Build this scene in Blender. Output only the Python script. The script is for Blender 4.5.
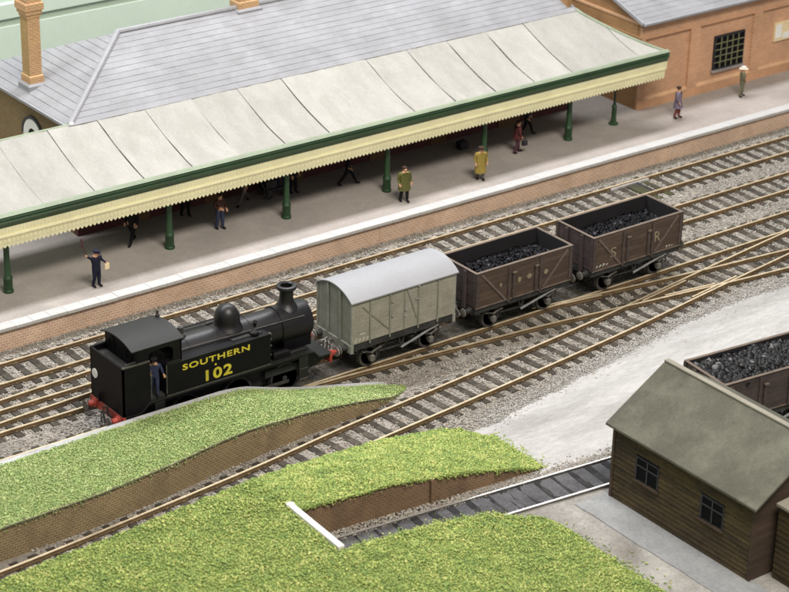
import bpy, bmesh, math, random
import numpy as np
from mathutils import Vector, Matrix, noise

random.seed(11)
rng = np.random.default_rng(5)
PI = math.pi
C = bpy.context.scene.collection
scene = bpy.context.scene
for o in list(bpy.data.objects):
    bpy.data.objects.remove(o)

# ------------------------------------------------------------------ camera
cam_d = bpy.data.cameras.new('camera')
cam = bpy.data.objects.new('camera', cam_d)
C.objects.link(cam)
cam_r = Vector((0.79629509, -0.60447087, 0.02300215))
cam_u = Vector((0.24221961, 0.35346897, 0.90354266))
cam_f = Vector((0.55429576, 0.71391501, -0.42788032))
M = Matrix((cam_r, cam_u, -cam_f)).transposed().to_4x4()
M.translation = Vector((-47.8109127, -65.5341306, 41.6085254))
cam.matrix_world = M
cam_d.sensor_width = 36.0
cam_d.lens = 2215.518 / 789 * 36.0
cam_d.clip_start = 1.0
cam_d.clip_end = 600.0
cam_d.dof.use_dof = True
cam_d.dof.focus_distance = 91.0
cam_d.dof.aperture_fstop = 0.38
scene.camera = cam

# ------------------------------------------------------------------ room light
world = bpy.data.worlds.new('World')
scene.world = world
world.use_nodes = True
bg = world.node_tree.nodes['Background']
bg.inputs['Color'].default_value = (1.0, 0.97, 0.92, 1)
bg.inputs['Strength'].default_value = 0.40


def area_light(name, loc, target, sx, sy, power, color):
    d = bpy.data.lights.new(name, 'AREA')
    d.shape = 'RECTANGLE'
    d.size, d.size_y = sx, sy
    d.energy = power
    d.color = color
    o = bpy.data.objects.new(name, d)
    C.objects.link(o)
    o.location = loc
    o.rotation_euler = (Vector(target) - Vector(loc)).to_track_quat('-Z', 'Y').to_euler()
    return o


# a long row of ceiling tubes above the layout, and the warmer hall light behind the photographer
area_light('ceiling_tubes', (8, 19, 42), (8, 9, 0), 70, 5, 35500, (0.97, 0.97, 1.0))
area_light('hall_lamp', (-10, -52, 80), (6, 2, 0), 40, 18, 90000, (1.0, 0.92, 0.80))

scene.view_settings.view_transform = 'Standard'
scene.view_settings.look = 'None'
scene.view_settings.exposure = 0.0
scene.view_settings.gamma = 1.0
scene.view_settings.use_curve_mapping = False


# ------------------------------------------------------------------ materials
def lin(r, g, b):
    f = lambda c: (c / 255 / 12.92) if c / 255 <= 0.04045 else ((c / 255 + 0.055) / 1.055) ** 2.4
    return (f(r), f(g), f(b))


class NT:
    def __init__(s, name):
        s.m = bpy.data.materials.new(name)
        s.m.use_nodes = True
        s.t = s.m.node_tree
        s.b = s.t.nodes['Principled BSDF']

    def n(s, typ, **kw):
        nd = s.t.nodes.new(typ)
        for k, v in kw.items():
            if k.startswith('i_'):
                key = k[2:]
                nd.inputs[int(key) if key.isdigit() else key.replace('_', ' ')].default_value = v
            else:
                setattr(nd, k, v)
        return nd

    def l(s, a, b):
        s.t.links.new(a, b)


def mix(nt, fac, a, b, mode='MIX'):
    nd = nt.n('ShaderNodeMix', data_type='RGBA', blend_type=mode)
    for sock, v in ((nd.inputs[0], fac), (nd.inputs[6], a), (nd.inputs[7], b)):
        if isinstance(v, bpy.types.NodeSocket):
            nt.l(v, sock)
        elif isinstance(v, (int, float)):
            sock.default_value = v
        else:
            sock.default_value = (*v[:3], 1)
    return nd.outputs[2]


def ramp(nt, fac, stops):
    nd = nt.n('ShaderNodeValToRGB')
    cr = nd.color_ramp
    while len(cr.elements) < len(stops):
        cr.elements.new(0.5)
    for e, (p, c) in zip(cr.elements, stops):
        e.position = p
        e.color = (*c[:3], 1) if not isinstance(c, (int, float)) else (c, c, c, 1)
    nt.l(fac, nd.inputs[0])
    return nd.outputs[0]


def tex(nt, scale, detail=4, rough=0.6, stretch=(1, 1, 1), coord='Object', rot=(0, 0, 0)):
    tc = nt.n('ShaderNodeTexCoord')
    mp = nt.n('ShaderNodeMapping')
    mp.inputs['Scale'].default_value = stretch
    mp.inputs['Rotation'].default_value = rot
    nt.l(tc.outputs[coord], mp.inputs[0])
    nz = nt.n('ShaderNodeTexNoise', i_Scale=scale, i_Detail=detail, i_Roughness=rough)
    nt.l(mp.outputs[0], nz.inputs['Vector'])
    return nz.outputs[0]


def bump(nt, h, strength=0.3, dist=0.02):
    b = nt.n('ShaderNodeBump', i_Strength=strength, i_Distance=dist)
    nt.l(h, b.inputs['Height'])
    nt.l(b.outputs[0], nt.b.inputs['Normal'])


def mat(name, col, rough=0.7, metal=0.0, var=0.25, scale=1.5, fine=0.25, fscale=14, stain=None, stain_amt=0.5,
        stretch=(1, 1, 1), bmp=0.15, bdist=0.02, piece=0.0, spec=0.5):
    """weathered painted surface: broad tone drift, fine speckle, optional stains, tone change per piece"""
    nt = NT(name)
    a = tex(nt, scale, 5, 0.6, stretch)
    lo = [c * (1 - var) for c in col]
    hi = [min(1, c * (1 + var)) for c in col]
    c0 = ramp(nt, a, [(0.3, lo), (0.7, hi)])
    if stain:
        s = ramp(nt, tex(nt, scale * 0.55, 6, 0.7, stretch), [(0.46, 0.0), (0.66, stain_amt)])
        c0 = mix(nt, s, c0, stain)
    f = tex(nt, fscale, 3, 0.7, stretch)
    fr = ramp(nt, f, [(0.3, 1 - fine), (0.7, 1.0)])
    c0 = mix(nt, 1.0, c0, fr, 'MULTIPLY')
    if piece:
        oi = nt.n('ShaderNodeObjectInfo')
        pr = ramp(nt, oi.outputs['Random'], [(0, 1 - piece), (1, 1.0)])
        c0 = mix(nt, 1.0, c0, pr, 'MULTIPLY')
    nt.l(c0, nt.b.inputs['Base Color'])
    nt.b.inputs['Roughness'].default_value = rough
    nt.b.inputs['Metallic'].default_value = metal
    nt.b.inputs['Specular IOR Level'].default_value = spec
    if bmp:
        bump(nt, f, bmp, bdist)
    return nt.m


def island_mat(name, stops, rough=0.9, spec=0.3, patch=None, pscale=0.25):
    """many loose bits: every bit takes its own colour from the ramp; patches drift the mixture"""
    nt = NT(name)
    g = nt.n('ShaderNodeNewGeometry')
    fac = g.outputs['Random Per Island']
    if patch:
        t = tex(nt, pscale, 3, 0.6)
        mth = nt.n('ShaderNodeMath', operation='MULTIPLY_ADD')
        nt.l(t, mth.inputs[0])
        mth.inputs[1].default_value = patch
        sub = nt.n('ShaderNodeMath', operation='SUBTRACT')
        nt.l(fac, sub.inputs[0])
        sub.inputs[1].default_value = patch * 0.5
        nt.l(sub.outputs[0], mth.inputs[2])
        mth.use_clamp = True
        fac = mth.outputs[0]
    c = ramp(nt, fac, stops)
    nt.l(c, nt.b.inputs['Base Color'])
    nt.b.inputs['Roughness'].default_value = rough
    nt.b.inputs['Specular IOR Level'].default_value = spec
    return nt.m


def brick_mat(name, c1, c2, mortar, bw=0.3, bh=0.1, axis='xz', ms=0.018, bmp=0.4, rough=0.85, dirt=None):
    nt = NT(name)
    tc = nt.n('ShaderNodeTexCoord')
    sx = nt.n('ShaderNodeSeparateXYZ')
    nt.l(tc.outputs['Object'], sx.inputs[0])
    cb = nt.n('ShaderNodeCombineXYZ')
    nt.l(sx.outputs['XYZ'.index(axis[0].upper())], cb.inputs[0])
    nt.l(sx.outputs['XYZ'.index(axis[1].upper())], cb.inputs[1])
    br = nt.n('ShaderNodeTexBrick')
    br.inputs['Scale'].default_value = 1.0
    br.inputs['Brick Width'].default_value = bw
    br.inputs['Row Height'].default_value = bh
    br.inputs['Mortar Size'].default_value = ms
    br.inputs['Mortar Smooth'].default_value = 0.3
    br.inputs['Bias'].default_value = 0.0
    br.inputs['Color1'].default_value = (*c1, 1)
    br.inputs['Color2'].default_value = (*c2, 1)
    br.inputs['Mortar'].default_value = (*mortar, 1)
    nt.l(cb.outputs[0], br.inputs['Vector'])
    v = ramp(nt, tex(nt, 0.5, 5, 0.65), [(0.3, 0.78), (0.7, 1.08)])
    c = mix(nt, 1.0, br.outputs['Color'], v, 'MULTIPLY')
    if dirt:
        s = ramp(nt, tex(nt, 0.8, 6, 0.7), [(0.5, 0.0), (0.72, 0.6)])
        c = mix(nt, s, c, dirt)
    nt.l(c, nt.b.inputs['Base Color'])
    nt.b.inputs['Roughness'].default_value = rough
    nt.b.inputs['Specular IOR Level'].default_value = 0.25
    inv = nt.n('ShaderNodeMath', operation='SUBTRACT')
    inv.inputs[0].default_value = 1.0
    nt.l(br.outputs['Fac'], inv.inputs[1])
    bump(nt, inv.outputs[0], bmp, 0.02)
    return nt.m


MT = {}
MT['rail_top'] = mat('rail_top_metal', (0.80, 0.66, 0.46), 0.36, 0.45, 0.15, 2.0, 0.2, 8, bmp=0.05)
MT['rail_side'] = mat('rail_side_rust', (0.15, 0.097, 0.047), 0.55, 0.2, 0.35, 2.0, 0.3, 9)
MT['steel_rail'] = mat('steel_rail_top', (0.86, 0.85, 0.84), 0.3, 0.7, 0.12, 2.0, 0.15, 8, bmp=0.05)
MT['tarred'] = mat('tarred_sleeper', (0.020, 0.020, 0.022), 0.9, 0, 0.4, 2.0, 0.4, 12, stain=(0.07, 0.07, 0.072), stain_amt=0.7, piece=0.4)
MT['siding_side'] = mat('siding_rail_side', (0.10, 0.095, 0.09), 0.6, 0.2, 0.3, 2.0, 0.3, 9)
MT['sleeper'] = mat('sleeper_wood', (0.072, 0.058, 0.042), 0.9, 0, 0.45, 2.2, 0.4, 16, stain=(0.14, 0.13, 0.11), stain_amt=0.55, piece=0.45)
MT['mossy'] = mat('mossy_sleeper', (0.055, 0.058, 0.02), 0.9, 0, 0.4, 3.0, 0.4, 16, stain=(0.03, 0.02, 0.03), stain_amt=0.9)
MT['ballast'] = mat('ballast_ground', (0.34, 0.315, 0.28), 0.95, 0, 0.25, 0.8, 0.5, 9, stain=(0.20, 0.185, 0.165), stain_amt=0.6, bmp=0.8, bdist=0.05, spec=0.2)
MT['stones'] = island_mat('ballast_stone', [(0, (0.14, 0.125, 0.105)), (0.3, (0.28, 0.26, 0.235)), (0.75, (0.375, 0.355, 0.325)), (0.93, (0.48, 0.46, 0.43)), (1, (0.30, 0.22, 0.14))], patch=0.35, pscale=0.6)
MT['shade_stones'] = island_mat('shaded_stone', [(0, (0.035, 0.032, 0.028)), (0.6, (0.10, 0.092, 0.082)), (0.95, (0.17, 0.155, 0.14)), (1, (0.25, 0.23, 0.21))])  # shade below the train put into the stone colours
MT['grit'] = island_mat('pale_grit', [(0, (0.25, 0.24, 0.225)), (0.5, (0.40, 0.39, 0.375)), (1, (0.50, 0.495, 0.485))])
MT['ash'] = mat('coal_ash', (0.095, 0.095, 0.105), 0.9, 0, 0.4, 1.8, 0.5, 12, stain=(0.15, 0.15, 0.16), stain_amt=0.6, bmp=0.7, bdist=0.05)
MT['road'] = mat('pale_road', (0.47, 0.467, 0.465), 0.95, 0, 0.14, 0.6, 0.25, 9, stain=(0.30, 0.295, 0.285), stain_amt=0.75, stretch=(0.35, 1.4, 1), bmp=0.35, spec=0.2)
MT['shadebed'] = mat('shaded_ballast', (0.10, 0.092, 0.082), 0.9, 0, 0.3, 1.5, 0.4, 10, bmp=0.5)  # dark base colour stands in for the shade below the train
MT['yard'] = mat('yard_concrete', (0.34, 0.33, 0.315), 0.95, 0, 0.25, 0.7, 0.3, 9, stain=(0.17, 0.15, 0.13), stain_amt=0.75, bmp=0.3, spec=0.2)
MT['yard2'] = mat('shaded_concrete', (0.275, 0.285, 0.295), 0.9, 0, 0.15, 0.8, 0.25, 9, bmp=0.2, spec=0.2)  # hut's bluish ground shadow put into the concrete colour
MT['base'] = mat('baseboard_soil', (0.20, 0.19, 0.17), 0.95, 0, 0.2, 0.3, 0.3, 5)
MT['turf'] = mat('turf_base', (0.22, 0.29, 0.09), 0.95, 0, 0.3, 1.0, 0.4, 10, bmp=0.6, bdist=0.05, spec=0.1)
MT['grass'] = island_mat('grass_flock', [(0, (0.18, 0.265, 0.095)), (0.25, (0.25, 0.355, 0.11)), (0.6, (0.345, 0.435, 0.13)), (0.88, (0.46, 0.51, 0.17)), (1, (0.56, 0.57, 0.23))], patch=1.2, pscale=1.1, spec=0.1)
MT['grass2'] = island_mat('fine_grass_flock', [(0, (0.24, 0.35, 0.145)), (0.3, (0.32, 0.44, 0.175)), (0.65, (0.40, 0.50, 0.20)), (0.9, (0.49, 0.56, 0.25)), (1, (0.57, 0.61, 0.34))], patch=0.9, pscale=1.8, spec=0.1)
MT['kerb'] = mat('kerb_concrete', (0.47, 0.48, 0.50), 0.9, 0, 0.15, 1.0, 0.25, 9, stain=(0.30, 0.29, 0.27), stain_amt=0.5)
MT['coping'] = mat('coping_white', (0.50, 0.50, 0.50), 0.85, 0, 0.10, 1.2, 0.15, 8, stain=(0.42, 0.41, 0.39), stain_amt=0.55, piece=0.07)
MT['platform'] = mat('platform_asphalt', (0.36, 0.325, 0.30), 0.92, 0, 0.14, 0.35, 0.14, 9, stain=(0.25, 0.235, 0.22), stain_amt=0.6, bmp=0.2, spec=0.25)
MT['pwall'] = brick_mat('platform_brick', (0.60, 0.405, 0.29), (0.51, 0.335, 0.245), (0.70, 0.57, 0.455), 0.25, 0.12, 'xz', 0.02, dirt=(0.42, 0.28, 0.19))
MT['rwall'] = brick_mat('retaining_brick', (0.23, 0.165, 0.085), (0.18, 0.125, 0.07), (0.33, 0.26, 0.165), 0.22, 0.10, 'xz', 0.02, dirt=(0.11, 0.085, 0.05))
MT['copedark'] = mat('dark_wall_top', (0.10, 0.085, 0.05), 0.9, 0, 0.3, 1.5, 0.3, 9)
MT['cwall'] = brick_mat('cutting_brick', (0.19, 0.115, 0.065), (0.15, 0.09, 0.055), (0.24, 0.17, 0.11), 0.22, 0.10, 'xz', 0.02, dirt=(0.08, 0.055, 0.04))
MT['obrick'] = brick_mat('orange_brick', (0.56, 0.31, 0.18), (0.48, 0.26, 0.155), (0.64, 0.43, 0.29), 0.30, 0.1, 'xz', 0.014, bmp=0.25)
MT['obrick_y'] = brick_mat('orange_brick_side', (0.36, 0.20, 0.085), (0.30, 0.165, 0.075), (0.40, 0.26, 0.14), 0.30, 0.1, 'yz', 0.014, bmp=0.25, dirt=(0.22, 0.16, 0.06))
MT['otrim'] = mat('orange_moulding', (0.60, 0.37, 0.215), 0.85, 0, 0.12, 1, 0.15, 9, piece=0.1)
MT['plinth'] = mat('building_plinth', (0.57, 0.32, 0.185), 0.85, 0, 0.14, 0.9, 0.18, 9)
MT['cbrick'] = brick_mat('chimney_brick', (0.50, 0.30, 0.15), (0.43, 0.23, 0.135), (0.62, 0.45, 0.25), 0.26, 0.1, 'xz', 0.018, bmp=0.5)
MT['cbrick_y'] = brick_mat('chimney_brick_side', (0.46, 0.28, 0.10), (0.38, 0.22, 0.09), (0.50, 0.38, 0.2), 0.26, 0.1, 'yz', 0.018, bmp=0.5)
MT['stone_y'] = brick_mat('end_wall_brick', (0.24, 0.165, 0.075), (0.20, 0.14, 0.075), (0.29, 0.22, 0.13), 0.34, 0.12, 'yz', 0.016, dirt=(0.12, 0.13, 0.05))
MT['maroon'] = mat('maroon_wall', (0.115, 0.035, 0.035), 0.75, 0, 0.25, 0.8, 0.25, 9)
MT['brownwall'] = mat('brown_wall', (0.20, 0.11, 0.05), 0.8, 0, 0.25, 0.6, 0.25, 9)
MT['slate'] = mat('slate', (0.26, 0.263, 0.282), 0.8, 0, 0.12, 0.9, 0.22, 12, stain=(0.20, 0.20, 0.21), stain_amt=0.6, bmp=0.2, stretch=(0.5, 1, 1))
MT['slate_front'] = brick_mat('slate_rows', (0.268, 0.271, 0.289), (0.252, 0.255, 0.272), (0.235, 0.237, 0.252), 0.46, 0.336, 'xy', 0.010, bmp=0.1, rough=0.8, dirt=(0.20, 0.20, 0.20))
MT['slate_hip'] = brick_mat('slate_rows_end', (0.268, 0.271, 0.289), (0.252, 0.255, 0.272), (0.235, 0.237, 0.252), 0.46, 0.383, 'yx', 0.010, bmp=0.1, rough=0.8, dirt=(0.20, 0.20, 0.20))
MT['lead'] = mat('lead_flashing', (0.28, 0.283, 0.305), 0.7, 0, 0.1, 1.2, 0.15, 9)
MT['felt'] = mat('canopy_felt', (0.37, 0.363, 0.338), 0.9, 0, 0.08, 0.9, 0.12, 9, stain=(0.30, 0.29, 0.26), stain_amt=0.6, stretch=(1.3, 0.5, 1), bmp=0.2, piece=0.12, spec=0.2)
MT['lgreen'] = mat('pale_green_paint', (0.23, 0.275, 0.195), 0.55, 0, 0.12, 0.8, 0.15, 9)
MT['dgreen'] = mat('dark_green_paint', (0.020, 0.060, 0.022), 0.45, 0, 0.2, 0.8, 0.2, 9)
MT['cream'] = mat('cream_paint', (0.80, 0.765, 0.50), 0.6, 0, 0.06, 0.8, 0.10, 9, stain=(0.68, 0.64, 0.40), stain_amt=0.5)
MT['seam'] = mat('felt_underlay', (0.20, 0.19, 0.165), 0.9, 0, 0.3, 1.5, 0.3, 9)
MT['under'] = mat('canopy_underside', (0.16, 0.13, 0.10), 0.85, 0, 0.2, 0.8, 0.2, 9)
MT['black'] = mat('loco_black', (0.004, 0.0035, 0.006), 0.5, 0, 0.25, 1.2, 0.3, 8, stain=(0.010, 0.0085, 0.009), stain_amt=0.7, bmp=0.06, spec=0.16)
MT['boiler'] = mat('boiler_black', (0.0045, 0.004, 0.0065), 0.42, 0.0, 0.25, 1.2, 0.4, 8, stain=(0.012, 0.010, 0.011), stain_amt=0.6, bmp=0.06, spec=0.45)
MT['roofblack'] = mat('cab_roof_black', (0.010, 0.0105, 0.010), 0.6, 0, 0.2, 1.2, 0.25, 8, spec=0.4)
MT['oily'] = mat('oily_steel', (0.14, 0.13, 0.125), 0.4, 0.6, 0.3, 3, 0.3, 10)
MT['red'] = mat('buffer_beam_red', (0.36, 0.045, 0.028), 0.5, 0, 0.25, 2, 0.25, 9, stain=(0.17, 0.03, 0.025), stain_amt=0.6)
MT['white'] = mat('white_paint', (0.80, 0.80, 0.78), 0.6, 0, 0.05, 2, 0.08, 9)
MT['yellow'] = mat('yellow_lettering', (0.62, 0.52, 0.035), 0.7, 0, 0.15, 3, 0.3, 14, stain=(0.30, 0.25, 0.03), stain_amt=0.5)
MT['metal'] = mat('bright_steel', (0.55, 0.54, 0.53), 0.35, 0.8, 0.1, 2, 0.15, 9)
MT['van'] = mat('van_grey', (0.30, 0.286, 0.238), 0.75, 0, 0.16, 1.4, 0.2, 9, stain=(0.22, 0.20, 0.14), stain_amt=0.55, piece=0.06)
MT['vanend'] = mat('van_end_shaded', (0.255, 0.262, 0.235), 0.75, 0, 0.16, 1.4, 0.2, 9, stain=(0.18, 0.18, 0.13), stain_amt=0.55, piece=0.08)  # van grey made darker and cooler to imitate shade on the ends
MT['vanroof'] = mat('van_roof_grey', (0.29, 0.297, 0.32), 0.65, 0, 0.05, 0.8, 0.07, 8, bmp=0.05)
MT['plank'] = mat('wagon_brown_plank', (0.086, 0.054, 0.036), 0.75, 0, 0.28, 1.6, 0.3, 10, stain=(0.055, 0.037, 0.028), stain_amt=0.6, stretch=(0.5, 1, 2), piece=0.28)
MT['plank3'] = mat('dark_wagon_plank', (0.070, 0.052, 0.048), 0.8, 0, 0.28, 1.6, 0.3, 10, piece=0.28)
MT['plank_end'] = mat('wagon_end_plank', (0.060, 0.042, 0.042), 0.8, 0, 0.28, 1.6, 0.3, 10, piece=0.25)
MT['inside'] = mat('wagon_inside', (0.006, 0.0055, 0.008), 0.95, 0, 0.3, 1.5, 0.3, 10)
MT['rim'] = mat('wagon_worn_edge', (0.15, 0.115, 0.09), 0.75, 0, 0.25, 3, 0.3, 10)
MT['iron'] = mat('wagon_ironwork', (0.075, 0.055, 0.05), 0.65, 0.2, 0.3, 2.5, 0.3, 10)
MT['strap'] = mat('worn_strap', (0.135, 0.105, 0.088), 0.7, 0.1, 0.25, 2.5, 0.3, 10)
MT['vantrim'] = mat('van_trim_grey', (0.205, 0.205, 0.165), 0.75, 0, 0.2, 2, 0.25, 9)
MT['under_iron'] = mat('underframe_black', (0.022, 0.024, 0.025), 0.7, 0.1, 0.35, 2, 0.3, 10, stain=(0.07, 0.065, 0.055), stain_amt=0.5)
MT['axle'] = mat('axlebox_grey', (0.17, 0.16, 0.145), 0.7, 0.2, 0.3, 3, 0.3, 10)
MT['lever'] = mat('brake_lever_grey', (0.36, 0.37, 0.38), 0.55, 0.3, 0.2, 3, 0.2, 10)
MT['wheel'] = mat('wheel_steel', (0.055, 0.05, 0.052), 0.55, 0.4, 0.3, 3, 0.3, 10)
MT['chalk'] = mat('worn_lettering', (0.27, 0.22, 0.145), 0.8, 0, 0.25, 6, 0.4, 14)
MT['chalk2'] = mat('worn_white_lettering', (0.52, 0.50, 0.44), 0.8, 0, 0.25, 6, 0.4, 14)
MT['coal'] = island_mat('coal_lump', [(0, (0.002, 0.002, 0.003)), (0.93, (0.004, 0.004, 0.006)), (1, (0.07, 0.07, 0.085))], 0.55, 0.14)
MT['coal2'] = island_mat('dull_coal_lump', [(0, (0.010, 0.010, 0.011)), (0.6, (0.006, 0.006, 0.007)), (0.95, (0.016, 0.016, 0.017)), (1, (0.16, 0.16, 0.17))], 0.4, 0.22)
MT['hut'] = mat('hut_plank', (0.100, 0.070, 0.027), 0.9, 0, 0.5, 1.6, 0.6, 12, stain=(0.042, 0.027, 0.020), stain_amt=0.8, stretch=(1, 0.5, 2.2), piece=0.35)
MT['hutdark'] = mat('hut_end_plank', (0.075, 0.047, 0.03), 0.85, 0, 0.35, 1.0, 0.35, 10, stretch=(0.35, 1, 3), piece=0.3)
MT['hutroof'] = mat('hut_roof_felt', (0.108, 0.106, 0.086), 0.9, 0, 0.12, 0.8, 0.22, 11, stain=(0.185, 0.185, 0.15), stain_amt=0.7, bmp=0.15, spec=0.2)
MT['ridge'] = mat('pale_ridge_strip', (0.27, 0.255, 0.215), 0.85, 0, 0.12, 1.0, 0.15, 9)
MT['frame'] = mat('dark_window_frame', (0.022, 0.023, 0.032), 0.6, 0, 0.25, 2, 0.2, 9)
MT['barhut'] = mat('hut_window_bar', (0.045, 0.045, 0.055), 0.6, 0, 0.2, 3, 0.25, 9)
MT['patch'] = mat('bare_felt', (0.185, 0.187, 0.148), 0.9, 0, 0.12, 2, 0.2, 9)
MT['barpaint'] = mat('window_bar_paint', (0.20, 0.205, 0.11), 0.6, 0, 0.2, 3, 0.25, 9)
MT['sill'] = mat('grey_sill', (0.30, 0.27, 0.27), 0.8, 0, 0.2, 2, 0.2, 9)
MT['backwall'] = mat('pale_green_wall', (0.47, 0.575, 0.49), 0.8, 0, 0.04, 0.1, 0.05, 2, bmp=0.0)
MT['stopbeam'] = mat('white_stop_beam', (0.78, 0.77, 0.76), 0.7, 0, 0.08, 2, 0.12, 9, stain=(0.55, 0.52, 0.48), stain_amt=0.5)
MT['poster'] = mat('cream_notice', (0.80, 0.66, 0.40), 0.7, 0, 0.1, 1.0, 0.15, 6)
MT['leather'] = mat('dark_luggage', (0.020, 0.018, 0.024), 0.6, 0, 0.3, 3, 0.3, 9)
g = NT('window_glass')
g.b.inputs['Base Color'].default_value = (0.004, 0.004, 0.006, 1)
g.b.inputs['Roughness'].default_value = 0.5
g.b.inputs['Specular IOR Level'].default_value = 0.08
MT['glass'] = g.m


def cloth(name, c):
    return mat('cloth_' + name, c, 0.8, 0, 0.2, 6, 0.25, 30, bmp=0.1, spec=0.2)


MT['skin'] = mat('skin_tone', (0.55, 0.30, 0.18), 0.6, 0, 0.1, 8, 0.1, 30)
for k, c in dict(navy=(0.014, 0.015, 0.032), black=(0.012, 0.012, 0.014), maroon=(0.10, 0.028, 0.032), brownred=(0.085, 0.04, 0.028),
                 blue=(0.035, 0.045, 0.085), olive=(0.11, 0.115, 0.035), yellow=(0.30, 0.225, 0.055), lavender=(0.20, 0.17, 0.23),
                 red=(0.22, 0.06, 0.05), tweed=(0.13, 0.125, 0.075), grey=(0.13, 0.12, 0.12), white=(0.75, 0.70, 0.62), plum=(0.09, 0.035, 0.05),
                 overall=(0.028, 0.034, 0.075), hair=(0.05, 0.03, 0.02)).items():
    MT['c_' + k] = cloth(k, c)


# ------------------------------------------------------------------ mesh helpers
class MB:
    def __init__(s):
        s.v, s.f, s.m = [], [], []

    def add(s, vs, fs, m=0):
        b = len(s.v)
        s.v += [tuple(v) for v in vs]
        for f in fs:
            s.f.append(tuple(b + i for i in f))
            s.m.append(m)
        return s

    def box(s, x0, x1, y0, y1, z0, z1, m=0, bev=0.0, mtop=None):
        if x0 > x1: x0, x1 = x1, x0
        if y0 > y1: y0, y1 = y1, y0
        if z0 > z1: z0, z1 = z1, z0
        vs = [(x0, y0, z0), (x1, y0, z0), (x1, y1, z0), (x0, y1, z0)]
        if bev:
            b = min(bev, (x1 - x0) * .4, (y1 - y0) * .4, (z1 - z0) * .6)
            vs += [(x0, y0, z1 - b), (x1, y0, z1 - b), (x1, y1, z1 - b), (x0, y1, z1 - b)]
            vs += [(x0 + b, y0 + b, z1), (x1 - b, y0 + b, z1), (x1 - b, y1 - b, z1), (x0 + b, y1 - b, z1)]
            fs = [(3, 2, 1, 0)]
            for k in (0, 4):
                for i in range(4):
                    j = (i + 1) % 4
                    fs.append((k + i, k + j, k + 4 + j, k + 4 + i))
            s.add(vs, fs, m)
            s.add(vs[8:], [(0, 1, 2, 3)], m if mtop is None else mtop)
            return s
        vs += [(x0, y0, z1), (x1, y0, z1), (x1, y1, z1), (x0, y1, z1)]
        s.add(vs, [(3, 2, 1, 0), (0, 1, 5, 4), (1, 2, 6, 5), (2, 3, 7, 6), (3, 0, 4, 7)], m)
        s.add(vs[4:], [(0, 1, 2, 3)], m if mtop is None else mtop)
        return s

    def bar(s, p0, p1, w, h, m=0, up=(0, 0, 1)):
        p0, p1 = Vector(p0), Vector(p1)
        d = (p1 - p0).normalized()
        u = Vector(up)
        if abs(d.dot(u)) > .98:
            u = Vector((0, 1, 0))
        r = d.cross(u).normalized()
        u = r.cross(d)
        vs = []
        for p in (p0, p1):
            for a, b in ((-1, -1), (1, -1), (1, 1), (-1, 1)):
                vs.append(p + r * a * w / 2 + u * b * h / 2)
        return s.add(vs, [(0, 1, 2, 3), (7, 6, 5, 4), (0, 4, 5, 1), (1, 5, 6, 2), (2, 6, 7, 3), (3, 7, 4, 0)], m)

    def tube(s, pts, r, n=8, m=0, cap=True):
        pts = [Vector(p) for p in pts]
        rs = r if isinstance(r, (list, tuple)) else [r] * len(pts)
        b = len(s.v)
        ref = None
        for i, p in enumerate(pts):
            d = (pts[min(i + 1, len(pts) - 1)] - pts[max(i - 1, 0)]).normalized()
            if ref is None:
                ref = Vector((0, 0, 1)) if abs(d.z) < .9 else Vector((0, 1, 0))
            a = d.cross(ref).normalized()
            c = a.cross(d)
            for k in range(n):
                t = 2 * PI * k / n
                s.v.append(tuple(p + a * math.cos(t) * rs[i] + c * math.sin(t) * rs[i]))
        for i in range(len(pts) - 1):
            for k in range(n):
                j = (k + 1) % n
                s.f.append((b + i * n + k, b + i * n + j, b + (i + 1) * n + j, b + (i + 1) * n + k))
                s.m.append(m)
        if cap:
            s.f.append(tuple(b + k for k in range(n))[::-1]); s.m.append(m)
            e = b + (len(pts) - 1) * n
            s.f.append(tuple(e + k for k in range(n))); s.m.append(m)
        return s

    def lathe(s, prof, c=(0, 0, 0), n=20, axis='z', m=0, sx=1.0, sy=1.0):
        b = len(s.v)
        for r, h in prof:
            for k in range(n):
                t = 2 * PI * k / n
                a, d = r * math.cos(t) * sx, r * math.sin(t) * sy
                if axis == 'z': p = (a, d, h)
                elif axis == 'x': p = (h, a, d)
                else: p = (d, h, a)
                s.v.append((c[0] + p[0], c[1] + p[1], c[2] + p[2]))
        for i in range(len(prof) - 1):
            for k in range(n):
                j = (k + 1) % n
                s.f.append((b + i * n + k, b + i * n + j, b + (i + 1) * n + j, b + (i + 1) * n + k)); s.m.append(m)
        if prof[0][0] > 1e-4:
            s.f.append(tuple(b + k for k in range(n))[::-1]); s.m.append(m)
        if prof[-1][0] > 1e-4:
            e = b + (len(prof) - 1) * n
            s.f.append(tuple(e + k for k in range(n))); s.m.append(m)
        return s

    def prism(s, poly, axis, a, b_, m=0):
        """polygon (2-D, in the other two axes) extruded from a to b_ along axis"""
        def P(u, v, w):
            return {'x': (w, u, v), 'y': (u, w, v), 'z': (u, v, w)}[axis]
        n = len(poly)
        vs = [P(u, v, a) for u, v in poly] + [P(u, v, b_) for u, v in poly]
        fs = [tuple(range(n))[::-1], tuple(range(n, 2 * n))]
        for i in range(n):
            j = (i + 1) % n
            fs.append((i, j, n + j, n + i))
        return s.add(vs, fs, m)

    def strip(s, rows, m=0, closed=False):
        """grid surface from rows of equal length"""
        b = len(s.v)
        n = len(rows[0])
        for rw in rows:
            s.v += [tuple(p) for p in rw]
        for i in range(len(rows) - 1):
            for k in range(n - (0 if closed else 1)):
                j = (k + 1) % n
                s.f.append((b + i * n + k, b + i * n + j, b + (i + 1) * n + j, b + (i + 1) * n + k)); s.m.append(m)
        return s

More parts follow.
